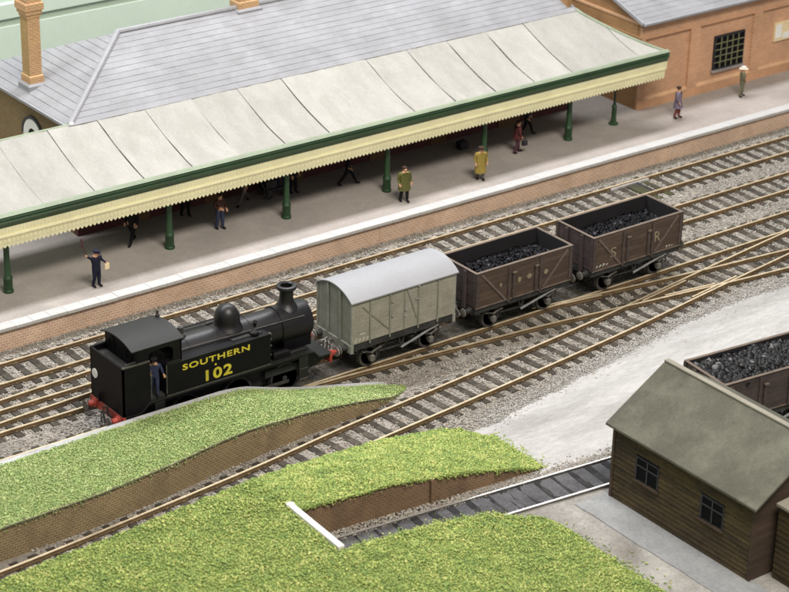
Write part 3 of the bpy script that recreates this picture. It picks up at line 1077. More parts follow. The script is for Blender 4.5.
# loose ballast stones
r = np.random.default_rng(21)
N = 105000
X = r.uniform(-17, 38, N); Y = r.uniform(-7.4, 8.95, N)
i = ((X - MX0) / mask_res).astype(int); j = ((Y - MY0) / mask_res).astype(int)
ok = ~mask[i, j]
rd = np.interp(X, edge[:, 0], edge[:, 1])
ok &= (Y > rd + r.exponential(.40, N) * -1) | (X < -1)
ky = np.interp(X, [-30, -3, -1, .6, 1.6, 1.7], [-1.40, -1.46, -1.68, -2.05, -2.6, 9]); 
by = np.array([bank_y(x) for x in X])
ok &= ~((X < 1.4) & (Y < ky) & (Y > by - .05))
mt = np.array([m_top(x) for x in X])
ok &= ~((X < 1.75) & (Y < mt))
X, Y = X[ok], Y[ok]
Z = np.full(len(X), -.20) + np.where(Y > 8.0, .10 * (Y - 8.0), 0) + r.uniform(-.015, .02, len(X))
S_ = r.uniform(.028, .062, len(X))
# pale grit where the road runs out into the ballast
gx = r.uniform(2, 38, 16000)
gy = np.interp(gx, edge[:, 0], edge[:, 1]) + r.normal(.12, .30, 16000)
gi = ((gx - MX0) / mask_res).astype(int); gj = ((gy - MY0) / mask_res).astype(int)
gk = ~mask[gi, gj]
me = bits(np.stack([gx, gy, r.uniform(-.185, -.155, 16000)], 1)[gk], r.uniform(.015, .04, 16000)[gk], .7, .35, 24)
me.materials.append(MT['grit'])
tag(link('gravel', me), 'pale grit strewn between the pale road and the front track', 'gravel', kind='stuff')
oily = (np.abs(Y) < 1.0 + r.normal(0, .12, len(X))) & (X > -11.0) & (X < 18.6)  # stones below the train, which get the shade-dark colours
me = bits(np.stack([X, Y, Z], 1)[oily], S_[oily], .8, .35, 23)  # mask of the shade-coloured stones below the train, not of oil
me.materials.append(MT['shade_stones'])
tag(link('gravel', me), 'ballast stones under the train, coloured dark as its shade', 'gravel', kind='stuff')
X, Y, Z, S_ = X[~oily], Y[~oily], Z[~oily], S_[~oily]
# ash verge stones by the siding wall and yard edge
X2 = r.uniform(-8.9, 9, 4200); Y2 = np.where(X2 < 1.2, np.array([cut_y(x) for x in X2]) - r.uniform(0, .62, 4200), np.array([Ey(x) for x in X2]) + .86 + np.abs(r.normal(0, .28, 4200)))
Z2 = np.full(4200, -.16)
pts = np.concatenate([np.stack([X, Y, Z], 1), np.stack([X2, Y2, Z2], 1)])
S_ = np.concatenate([S_, r.uniform(.025, .06, 4200)])
me = bits(pts, S_, .8, .35, 22)
me.materials.append(MT['stones'])
tag(link('gravel', me), 'grey loose ballast stones between all the tracks', 'gravel', kind='stuff')

# ------------------------------------------------------------------ platform
PZ = 0.96
pf = bpy.data.objects.new('platform', None); C.objects.link(pf); pf['kind'] = 'structure'
pf.location = (10, 9, 0); pf.matrix_basis = Matrix.Translation((10, 9, 0))
part(MB().box(-40, 70, 9.42, 30.4, -.6, PZ), 'paving', 'platform', pf)
part(MB().box(-40, 70, 9.0, 9.418, -.6, .80), 'brickwork', 'pwall', pf)
cop = MB().box(-.404, .404, -.29, .29, -.14, 0, bev=.01).mesh('coping_stone', 'coping')
x = -20.0
while x < 48:
    link('coping_stone', cop, pf, (x - 10, 9.13 - 9 + random.uniform(-.008, .008), PZ + .012 + random.uniform(-.004, .006)))
    x += .815
for x in (9.1, 27.4):
    part(MB().box(x, x + .12, 8.965, 9.0, -.4, .80), 'pilaster', 'pwall', pf)

# ------------------------------------------------------------------ station building
sb = thing('station_building', 'station building with grey hipped slate roof and brick chimneys', 'building', (10, 20, PZ))
WX0, WX1, WY0, WY1 = -3.15, 26.3, 15.35, 24.65
EZ, RZ, RY, HX = 6.30, 8.34, 20.0, 1.95
part(MB().box(WX0, WX1, WY0, WY0 + .3, PZ, 2.4), 'dado', 'maroon', sb)
part(MB().box(WX0, WX1, WY0 + .03, WY0 + .33, 2.4, EZ), 'front_wall', 'brownwall', sb)
part(MB().box(WX0, WX0 + .3, WY0 + .33, WY1, PZ, EZ), 'end_wall', 'stone_y', sb)
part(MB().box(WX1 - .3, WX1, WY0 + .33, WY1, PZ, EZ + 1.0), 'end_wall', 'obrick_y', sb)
for (a, w) in ((-.6, 1.2), (3.6, 1.0), (7.8, 1.4), (13.2, 1.2), (17.0, 1.0), (21.4, 1.4)):
    d = part(MB().box(a, a + w, WY0 - .05, WY0, PZ, 3.2), 'door', 'brownwall', sb)
    part(MB().box(a + .12, a + w - .12, WY0 - .07, WY0 - .05, 2.1, 3.05), 'pane', 'glass', d)
# arched window in the left end wall
aw = part(MB(), 'window', 'white', sb) if False else None
mb = MB()
cy, cz, Ro, Ri = 19.08, 4.55, .86, .42
outer = [(cy - Ro * math.cos(t), cz + Ro * math.sin(t)) for t in np.linspace(0, PI, 15)]
inner = [(cy - Ri * math.cos(t), cz + Ri * math.sin(t)) for t in np.linspace(0, PI, 15)]
outer = [(cy - Ro, 2.5)] + outer + [(cy + Ro, 2.5)]
inner = [(cy - Ri, 2.5)] + inner + [(cy + Ri, 2.5)]
A_ = [(WX0 - .07, y, z) for y, z in outer]; B_ = [(WX0 - .07, y, z) for y, z in inner]
C_ = [(WX0 + .0, y, z) for y, z in outer]; D_ = [(WX0 - .004, y, z) for y, z in inner]
mb.strip([C_, A_, B_, D_])
aw = part(mb, 'window', 'white', sb)
part(MB().prism(inner, 'x', WX0 - .03, WX0 - .006), 'pane', 'glass', aw)
o2 = [(cy - 1.02 * math.cos(t), cz + 1.02 * math.sin(t)) for t in np.linspace(0, PI, 15)]
o1 = [(cy - .88 * math.cos(t), cz + .88 * math.sin(t)) for t in np.linspace(0, PI, 15)]
part(MB().strip([[(WX0 - .09, y, z) for y, z in o1], [(WX0 - .09, y, z) for y, z in o2], [(WX0, y, z) for y, z in o2]]), 'arch', 'frame', aw)


def courses(parent, quad_fn, n, name, step=.045, nseg=24, wob=.012, ma='slate_front'):
    """overlapping slate courses: quad_fn(t) gives (left point, right point, normal) at height t 0..1"""
    mb = MB()
    for k in range(n):
        a, b, nr = quad_fn(k / n)
        a2, b2, _ = quad_fn((k + 1.08) / n)
        lo, lo0, hi = [], [], []
        for i_ in range(nseg + 1):
            u = i_ / nseg
            p, q = a.lerp(b, u), a2.lerp(b2, u)
            w = wob * noise.noise(Vector((u * 30 + k * 7.3, k * 1.7, 0)))
            lo0.append(p + nr * .0); lo.append(p + nr * (step + w)); hi.append(q + nr * .004)
        mb.strip([lo0, lo, hi])
    o = part(mb, name, ma, parent)
    return o


EO = .22      # eave overhang
eL = Vector((WX0 - EO, WY0 - .02, EZ)); eR = Vector((26.45, WY0 - .02, EZ))
rL = Vector((HX, RY, RZ)); rR = Vector((26.6, RY, RZ))
nf = (eR - eL).cross(rL - eL).normalized()
part(MB().add([eL - nf * .06, eR - nf * .06, rR - nf * .06, rL - nf * .06], [(0, 1, 2, 3)]), 'roof_boarding', 'lead', sb)
courses(sb, lambda t: (eL.lerp(rL, t), eR.lerp(rR, t), nf), 14, 'slate_courses', nseg=70, step=.020, wob=.012)['kind'] = 'stuff'
bL = Vector((WX0 - EO, WY1 + .02, EZ))
nh = (rL - eL).cross(bL - eL).normalized()
if nh.x > 0: nh = -nh
courses(sb, lambda t: (eL.lerp(rL, t), bL.lerp(rL, t), nh), 14, 'slate_courses', nseg=30, step=.026, wob=.012, ma='slate_hip')['kind'] = 'stuff'
bR = Vector((26.45, WY1 + .02, EZ))
part(MB().add([bL, bR, rR, rL], [(0, 1, 2, 3)]), 'rear_roof', 'slate', sb)
part(MB().tube([eL + Vector((.12, .12, .05)), rL + Vector((0, 0, .08))], .14, 8), 'hip_tile', 'lead', sb)
part(MB().tube([rL + Vector((0, 0, .05)), rR + Vector((0, 0, .05))], .13, 8), 'ridge_tile', 'lead', sb)
part(MB().bar(eL + Vector((-.05, .1, -.05)), bL + Vector((-.05, 0, -.05)), .16, .12), 'gutter', 'lead', sb)
part(MB().lathe([(.0, .10), (.08, .08), (.13, 0), (.10, -.12)], (eL.x + .16, eL.y + .12, EZ + .08), 10), 'hip_cap', 'white', sb)


def chimney(x, y, zb, w, d, zt):
    ch = part(MB().box(x - w / 2, x + w / 2, y - d / 2, y + d / 2, zb, zb + .75, bev=.04), 'chimney', ['cbrick'], sb)
    for fc in ch.data.polygons: pass
    mb = MB()
    mb.add([(x - w * .42, y - d * .42, zb + .7), (x - w * .42, y - d * .42, zt), (x - w * .42, y + d * .42, zt), (x - w * .42, y + d * .42, zb + .7)], [(0, 1, 2, 3)], 1)
    mb.add([(x + w * .42, y - d * .42, zb + .7), (x + w * .42, y - d * .42, zt), (x + w * .42, y + d * .42, zt), (x + w * .42, y + d * .42, zb + .7)], [(3, 2, 1, 0)], 1)
    mb.add([(x - w * .42, y - d * .42, zb + .7), (x + w * .42, y - d * .42, zb + .7), (x + w * .42, y - d * .42, zt), (x - w * .42, y - d * .42, zt)], [(0, 1, 2, 3)], 0)
    mb.add([(x - w * .42, y + d * .42, zb + .7), (x + w * .42, y + d * .42, zb + .7), (x + w * .42, y + d * .42, zt), (x - w * .42, y + d * .42, zt)], [(3, 2, 1, 0)], 0)
    part(mb, 'stack', ['cbrick', 'cbrick_y'], ch)
    zz = zt
    for (e, h) in ((.04, .16), (.10, .2), (.16, .34), (.08, .3)):
        part(MB().box(x - w * .42 - e, x + w * .42 + e, y - d * .42 - e, y + d * .42 + e, zz, zz + h, bev=.02), 'corbel', 'cbrick', ch)
        zz += h
    part(MB().box(x - w * .5 - .12, x + w * .5 + .12, y - d * .5 - .14, y + d * .5 + .06, zb - .1, zb + .40, bev=.08), 'flashing', 'lead', ch)
    for k in (-.28, .28):
        part(MB().lathe([(.15, 0), (.12, .5), (.15, .55), (.15, .6), (.09, .6)], (x + k * .7, y, zz), 12), 'chimney_pot', 'cbrick', ch)
    return ch


chimney(-2.48, 20.2, 6.4, .74, .82, 9.9)
chimney(9.05, 20.1, 7.95, 1.15, .8, 11.6)

# ------------------------------------------------------------------ canopy over the platform
cn = thing('platform_canopy', 'platform canopy with grey felt roof, green gutter and cream valance on columns', 'canopy', (10, 13, PZ))
CX0, CX1 = -24.0, 28.95
FY = 11.2


def can_z(y, x=0):
    t = (15.3 - y) / (15.3 - 11.22)
    sag = .17 * math.sin(PI * min(1, t) * .9)
    return 6.27 - 1.42 * t - sag


def end_x(y):
    return 26.45 + (28.98 - 26.45) * (15.3 - y) / (15.3 - 11.22) if y <= 15.3 else 26.45


seams = list(np.arange(-24.2, 25.0, 2.47))
sheets = seams + [27.2]
for k in range(len(sheets)):
    x0 = sheets[k]
    x1 = sheets[k + 1] if k + 1 < len(sheets) else 99
    mb = MB()
    rows, under = [], []
    dzs = random.uniform(0, .012)
    gap = random.choice((-.012, -.006, .0, .006, .014))
    lift = random.choice((.0, .004, .008, .018, .03))
    for y in np.linspace(15.42, 11.24, 16):
        e = end_x(y)
        a, b = min(x0 + gap + .022 * noise.noise(Vector((k * 3.1, y * .9, 0))), e), min(x1 - .018, e)
        rw = []
        for u in np.linspace(0, 1, 15):
            xx = a + (b - a) * u
            z = can_z(y) + dzs + .03 * noise.noise(Vector((xx * .7, y * .5, k * 2.3))) + .022 * noise.noise(Vector((xx * 2.2, y * .6, k * 5.1))) + (lift * 1.5 * (1 - u / .17) * min(1, (15.42 - y) / .8) if u < .17 else 0)
            rw.append((xx, y, z))
        rows.append(rw)
    mb.strip(rows)
    o = part(mb, 'roof_sheet', 'felt', cn, smooth=True)
# dark roof boarding below the sheets, and the underside
mb = MB()
up, dn = [], []
for y in np.linspace(15.40, 11.25, 10):
    up.append([(CX0, y, can_z(y) - .035), (end_x(y) - .02, y, can_z(y) - .035)])
    dn.append([(CX0, y, can_z(y) - .16), (end_x(y) - .02, y, can_z(y) - .16)])
mb.strip(up); mb.strip(dn)
mb.strip([[u[1] for u in up], [d_[1] for d_ in dn]])
part(mb, 'roof_boarding', ['seam'], cn)
# pale trim along the end and along the free back edge
mb = MB()
a_, b_, c_, d_ = [], [], [], []
for y in np.linspace(15.45, 11.1, 14):
    e, z = end_x(y), can_z(y)
    a_.append((e - .14, y, z - .02)); b_.append((e - .14, y, z + .07)); c_.append((e + .03, y, z + .07)); d_.append((e + .03, y, z - .26))
mb.strip([a_, b_, c_, d_])
part(mb, 'end_trim', 'lgreen', cn)
part(MB().box(CX0, WX0 - .1, 15.40, 15.56, 6.10, 6.36, bev=.03), 'back_trim', 'lgreen', cn)
# gutter: light lip, dark ogee body
mb = MB()
sec = [(11.30, 4.78), (11.30, 4.905), (11.16, 4.90), (11.05, 4.82)]
mb.prism(sec, 'x', CX0, CX1 + .1)
part(mb, 'gutter_lip', 'lgreen', cn)
mb = MB()
sec = [(11.28, 4.74), (11.07, 4.78), (11.03, 4.70), (11.10, 4.62), (11.05, 4.54), (11.12, 4.44), (11.16, 4.32), (11.28, 4.32)]
mb.prism(sec, 'x', CX0, CX1 + .06)
part(mb, 'gutter', 'dgreen', cn, smooth=False)
# vertical boarding, moulding and pointed valance
mb = MB()
x = CX0
while x < CX1:
    w = .17
    mb.box(x + .003, x + w - .003, 11.185, 11.21 + random.uniform(0, .012), 3.96, 4.34)
    x += w
mb.box(CX0, CX1 - .02, 11.20, 11.24, 3.9, 4.33)
o = part(mb, 'fascia_boards', 'cream', cn); o['kind'] = 'stuff'
part(MB().prism([(11.24, 3.98), (11.12, 3.98), (11.09, 3.91), (11.13, 3.86), (11.13, 3.83), (11.24, 3.83)], 'x', CX0, CX1 - .02), 'moulding', 'cream', cn)
mb = MB()
x = CX0
k = 0
while x < CX1 - .2:
    w = .205
    y0, y1 = 11.165, 11.20
    prof = [(x + .001, 3.85), (x + .001, 3.50), (x + w * .2, 3.43), (x + w * .5, 3.38), (x + w * .8, 3.43), (x + w - .001, 3.50), (x + w - .001, 3.85)]
    mb.prism(prof, 'y', y0, y1)
    # raised upper half of each board leaves a shadow gap below it
    mb.box(x + .02, x + w - .02, y0 - .022, y0, 3.60, 3.80)
    x += w
o = part(mb, 'valance', 'cream', cn); o['kind'] = 'stuff'
part(MB().box(CX0, CX1 - .06, 11.204, 11.216, 3.55, 3.85), 'valance_backing', 'cream', cn)
# beams under the roof
part(MB().box(CX0, 27.6, 11.86, 12.02, 4.1, 4.42), 'beam', 'dgreen', cn)
for x in (-8.5, -.4, 5.83, 11.6, 17.75, 23.25):
    part(MB().bar((x, 11.3, 4.35), (x, 15.3, 5.35), .12, .2), 'rafter', 'dgreen', cn)
cols = [(-8.5, 11.94), (-.42, 11.95), (5.83, 11.84), (11.6, 11.8), (17.75, 12.05), (23.28, 12.05), (26.72, 12.42)]
first = None
for x, y in cols:
    if first is None:
        prof = [(.25, 0), (.25, .10), (.215, .13), (.215, .62), (.235, .66), (.20, .74), (.155, .80), (.14, 1.6), (.13, 2.7), (.19, 2.82), (.15, 2.9), (.24, 3.12), (.24, 3.2)]
        mb = MB().lathe([(r_ * .92, h) for r_, h in prof], (x, y, PZ), 14)
        first = part(mb, 'column', 'dgreen', cn, smooth=True)
        o = first
        fx = x; fy = y
    else:
        o = link('column', first.data, cn, (x - fx, y - fy, 0))
    if x > 26:
        o['label'] = 'slim green column with pale foot, at the canopy end'
        o.data = MB().lathe([(.26, 0), (.26, .06), (.16, .12), (.13, .3), (.12, .9), (.15, .95), (.09, 1.05), (.06, 1.2), (.06, 3.6)], (x - 10, y - 13, 0), 14).mesh('column', 'dgreen', smooth=True)
        o.location = (0, 0, 0)

# ------------------------------------------------------------------ orange brick building
ob = thing('brick_building', 'orange brick building with recessed panels and a barred window', 'building', (36, 16, PZ))
BX0, BX1, BY0, BY1, BE = 29.05, 48.0, 13.16, 22.5, 5.9
part(MB().box(BX0 + .12, BX1, BY0 + .14, BY1, PZ, BE - .1), 'core', 'obrick', ob)
# front: piers, head band and plinth stand proud of the panels
part(MB().box(BX0, BX1, BY0, BY0 + .138, PZ, 1.45), 'plinth', 'plinth', ob)
part(MB().box(BX0, BX1, BY0, BY0 + .138, 4.86, BE), 'head_band', 'obrick', ob)
panels = [(29.35, 32.62), (33.32, 37.34), (38.0, 42.1), (42.8, 47.0)]
px = BX0
for a, b in panels + [(48, 48)]:
    part(MB().box(px, a, BY0 + .002, BY0 + .138, 1.45, 4.86), 'pier', 'obrick', ob)
    px = b
for a, b in panels:
    part(MB().prism([(BY0 - .02, 1.40), (BY0 - .02, 1.47), (BY0 + .13, 1.60), (BY0 + .13, 1.40)], 'x', a - .02, b + .02), 'panel_sill', 'otrim', ob)
    part(MB().box(a - .03, b + .03, BY0 - .03, BY0 + .12, 4.83, 4.93), 'panel_head', 'plinth', ob)
# left end wall (faces the canopy)
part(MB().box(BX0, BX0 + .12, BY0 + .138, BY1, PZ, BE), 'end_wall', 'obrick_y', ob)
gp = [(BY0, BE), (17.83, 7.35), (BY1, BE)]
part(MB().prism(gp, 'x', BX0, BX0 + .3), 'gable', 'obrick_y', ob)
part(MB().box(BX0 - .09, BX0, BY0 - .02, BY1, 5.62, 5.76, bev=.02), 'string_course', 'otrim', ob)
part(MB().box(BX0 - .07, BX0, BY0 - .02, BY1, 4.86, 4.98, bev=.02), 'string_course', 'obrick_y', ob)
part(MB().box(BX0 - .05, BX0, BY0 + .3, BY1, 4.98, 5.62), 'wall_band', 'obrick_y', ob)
# roof
sl0, sl1 = Vector((BX0 - .28, BY0 - .32, 5.83)), Vector((BX1 + .3, BY0 - .32, 5.83))
rg0, rg1 = Vector((BX0 - .28, 17.83, 7.45)), Vector((BX1 + .3, 17.83, 7.45))
nr = (sl1 - sl0).cross(rg0 - sl0).normalized()
courses(ob, lambda t: (sl0.lerp(rg0, t), sl1.lerp(rg1, t), nr), 13, 'slate_courses', step=.018, nseg=50)['kind'] = 'stuff'
part(MB().add([sl0 - nr * .05, sl1 - nr * .05, rg1 - nr * .05, rg0 - nr * .05], [(0, 1, 2, 3)]), 'roof_boarding', 'brownwall', ob)
part(MB().add([rg0, rg1, (BX1 + .3, BY1 + .3, 5.83), (BX0 - .28, BY1 + .3, 5.83)], [(0, 1, 2, 3)]), 'rear_roof', 'slate', ob)
part(MB().bar(sl0 + Vector((-.02, -.02, .0)), rg0 + Vector((-.02, 0, .0)), .10, .16), 'verge_board', 'lead', ob)
part(MB().box(BX0 - .28, BX1 + .3, BY0 - .44, BY0 - .30, 5.72, 5.86, bev=.03), 'gutter', 'lead', ob)
part(MB().prism([(BY0 - .01, 5.5), (BY0 - .3, 5.78), (BY0 - .01, 5.8)], 'x', BX0, BX1), 'eaves_soffit', 'brownwall', ob)
# barred window
wn = part(MB().box(34.5, 36.76, BY0 + .06, BY0 + .137, 2.10, 4.0), 'window', 'frame', ob)
part(MB().box(34.6, 36.66, BY0 + .045, BY0 + .058, 2.2, 3.9), 'pane', 'glass', wn)
for k in range(6):
    x = 34.56 + (36.70 - 34.56) * k / 5
    part(MB().box(x - .025, x + .025, BY0 + .005, BY0 + .045, 2.14, 3.96), 'bar', 'barpaint' if 0 < k < 5 else 'frame', wn)
for k in range(6):
    z = 2.17 + (3.94 - 2.17) * k / 5
    part(MB().box(34.53, 36.73, BY0 - .012, BY0 + .03, z - .022, z + .022), 'bar', 'barpaint' if 0 < k < 5 else 'frame', wn)
part(MB().box(34.42, 36.84, BY0 - .05, BY0 + .13, 1.98, 2.10, bev=.02), 'sill', 'sill', wn)
nb = thing('notice_board', 'cream notice board hung on the orange brick wall', 'notice board', (40.6, BY0 + .1, 2.9))
part(MB().box(39.05, 42.0, BY0 + .02, BY0 + .132, 2.86, 3.92, bev=.01), 'board', 'poster', nb)
part(MB().box(39.12, 39.6, BY0 + .004, BY0 + .02, 3.05, 3.80), 'sheet', 'white', nb)
part(MB().box(39.72, 41.9, BY0 + .004, BY0 + .02, 2.95, 3.30), 'sheet', 'white', nb)
tr = thing('travel_trunk', 'dark trunk on the platform at the right edge, by the brick building', 'trunk', (41.0, 12.3, PZ))
part(MB().box(40.5, 41.6, 11.9, 12.6, PZ, PZ + .42, bev=.03), 'case', 'leather', tr)
part(MB().box(40.8, 40.86, 11.88, 12.62, PZ, PZ + .44, bev=.01), 'strap', 'c_brownred', tr)


# ------------------------------------------------------------------ rolling stock
def wheel_mb(r, w=.13, spokes=0):
    mb = MB()
    ri = r - .10
    mb.lathe([(ri, -w / 2), (r, -w / 2), (r, w / 2 - .03), (r + .03, w / 2 - .03), (r + .03, w / 2), (ri, w / 2), (ri, -w / 2)], axis='y', n=28, m=1)
    mb.lathe([(0, -w / 2 - .03), (.11, -w / 2 - .02), (.13, 0), (.11, w / 2), (0, w / 2)], axis='y', n=12)
    if spokes:
        for k in range(spokes):
            t = 2 * PI * k / spokes
            mb.bar((.08 * math.sin(t), 0, .08 * math.cos(t)), ((ri + .02) * math.sin(t), 0, (ri + .02) * math.cos(t)), .06, .05, up=(0, 1, 0))
    else:
        mb.lathe([(0, -.015), (ri + .01, -.03), (ri + .01, .02), (0, .01)], axis='y', n=24)
    return mb


def buffer_mb(sgn, x, y, z, l=.45):
    return MB().lathe([(.15, 0), (.15, .06 * 1), (.11, .08), (.10, l * .6), (.06, l * .62), (.06, l - .05)], (0, 0, 0), 12, 'x'), MB()


def add_buffers(root, half, z, hm='axle', sm='under_iron', l=.42, dy=.88, red=None):
    for s in (-1, 1):
        for t in (-1, 1):
            prof = [(.16, 0), (.16, .05), (.115, .07), (.10, l * .6), (.055, l * .62), (.055, l - .05)]
            b = part(MB().lathe([(r_, s * h) for r_, h in prof], (s * half, t * dy, z), 12, 'x'), 'buffer', red or sm, root, world=False, smooth=True)
            part(MB().lathe([(r_, s * h) for r_, h in [(.05, l - .06), (.19, l - .055), (.19, l - .015), (.12, l), (0, l + .005)]], (s * half, t * dy, z), 16, 'x'), 'buffer_head', hm, b, world=False, smooth=True)


def running_gear(root, wb=3.06, lever=True, side_mat='under_iron', L=5.35, sole=(1.02, 1.30)):
    z0, z1 = sole
    for t in (-1, 1):
        part(MB().box(-L / 2 + .04, L / 2 - .04, t * 1.12 - .05, t * 1.12 + .05, z0, z1), 'solebar', side_mat, root, world=False)
    for s in (-1, 1):
        part(MB().box(s * (L / 2 - .14), s * (L / 2 + .0), -1.16, 1.16, z0, z1), 'headstock', side_mat, root, world=False)
        part(MB().tube([(s * (L / 2), 0, z0 + .12), (s * (L / 2 + .16), 0, z0 + .12), (s * (L / 2 + .20), 0, z0 + .2)], .045, 6), 'drawhook', 'oily', root, world=False)
        lk = MB()
        for k in range(3):
            cx_, cz_ = s * (L / 2 + .16 + .05 * k), z0 + .05 - .17 * k
            ring = [(cx_ + (.045 * math.cos(a) if k % 2 == 0 else 0), (.045 * math.cos(a) if k % 2 else 0), cz_ + .10 * math.sin(a)) for a in np.linspace(0, 2 * PI, 11)]
            lk.tube(ring, .018, 5)
        part(lk, 'coupling_chain', 'oily', root, world=False)
    part(MB().box(-L / 2 + .1, L / 2 - .1, -.9, .9, z1 - .1, z1 - .02), 'floor', 'under_iron', root, world=False)
    wm = None
    for s in (-1, 1):
        part(MB().tube([(s * wb / 2, -1.0, .47), (s * wb / 2, 1.0, .47)], .06, 8), 'axle', 'wheel', root, world=False)
        for t in (-1, 1):
            if wm is None:
                wm = wheel_mb(.47).mesh('wheel', ['wheel', 'oily'], smooth=True)
            o = link('wheel', wm, root, (s * wb / 2, t * G * .98, .47), 0 if t < 0 else PI)
            wi = MB()
            y = t * .97
            x = s * wb / 2
            wi.prism([(x - .34, z0), (x - .12, .42), (x + .12, .42), (x + .34, z0), (x + .24, z0), (x + .09, .6), (x - .09, .6), (x - .24, z0)], 'y', y - .02, y + .02)
            part(wi, 'axleguard', 'under_iron', root, world=False)
            ab = part(MB().box(x - .11, x + .11, y + t * .03, y + t * .18, .36, .62, bev=.04), 'axlebox', 'axle', root, world=False)
            sp = MB()
            for k in range(4):
                h = .48 - k * .11
                sp.strip([[(x - h, y + t * .05, .88 - .03 * k + (.0)), (x, y + t * .05, .74 - .03 * k), (x + h, y + t * .05, .88 - .03 * k)],
                          [(x - h, y + t * .15, .88 - .03 * k), (x, y + t * .15, .74 - .03 * k), (x + h, y + t * .15, .88 - .03 * k)],
                          [(x - h, y + t * .15, .85 - .03 * k), (x, y + t * .15, .70 - .03 * k), (x + h, y + t * .15, .85 - .03 * k)]])
            part(sp, 'leaf_spring', 'axle', root, world=False, fix=False)
    # brake: V hanger, push rods, shoes and the long lever with its guard
    for t in (-1, 1):
        y = t * 1.05
        part(MB().bar((-.16, y, z0 + .05), (0, y, .52), .05, .06).bar((.16, y, z0 + .05), (0, y, .52), .05, .06), 'brake_hanger', 'under_iron', root, world=False)
        part(MB().bar((-1.0, t * .82, .55), (1.0, t * .82, .48), .05, .07), 'push_rod', 'oily', root, world=False)
        for s in (-1, 1):
            part(MB().box(s * .92, s * 1.06, t * .76 - .05, t * .76 + .05, .28, .78, bev=.03), 'brake_shoe', 'under_iron', root, world=False)
        part(MB().bar((-.04, y - t * -.05, .55), (1.85, y - t * -.09, z0 + .02), .05, .075, up=(0, 1, 0)).bar((1.8, y + t * .08, z0), (2.3, y + t * .08, z0 + .06), .05, .06), 'brake_lever', 'lever', root, world=False)
        part(MB().box(1.9, 1.95, y + t * .02, y + t * .07, .55, z0 + .1), 'lever_guard', 'iron', root, world=False)
    add_buffers(root, L / 2, z0 + .09)


def coal_load(parent, hx, hy, z, n, smin, smax, material, seed, mound=.12):
    r = np.random.default_rng(seed)
    X = r.uniform(-hx, hx, n); Y = r.uniform(-hy, hy, n)
    Z = z + mound * (1 - (X / hx) ** 2) * (1 - (Y / hy) ** 2) + np.array([.09 * noise.noise(Vector((a * 1.7, b * 1.7, seed))) for a, b in zip(X, Y)]) + r.uniform(-.03, .03, n)
    me = bits(np.stack([X, Y, Z], 1), r.uniform(smin, smax, n), .8, .35, seed + 1)
    me.materials.append(MT[material])
    o = link('coal', me, parent)
    o['kind'] = 'stuff'
    part(MB().box(-hx, hx, -hy, hy, z - .25, z - .02), 'coal_bed', 'inside', parent, world=False)


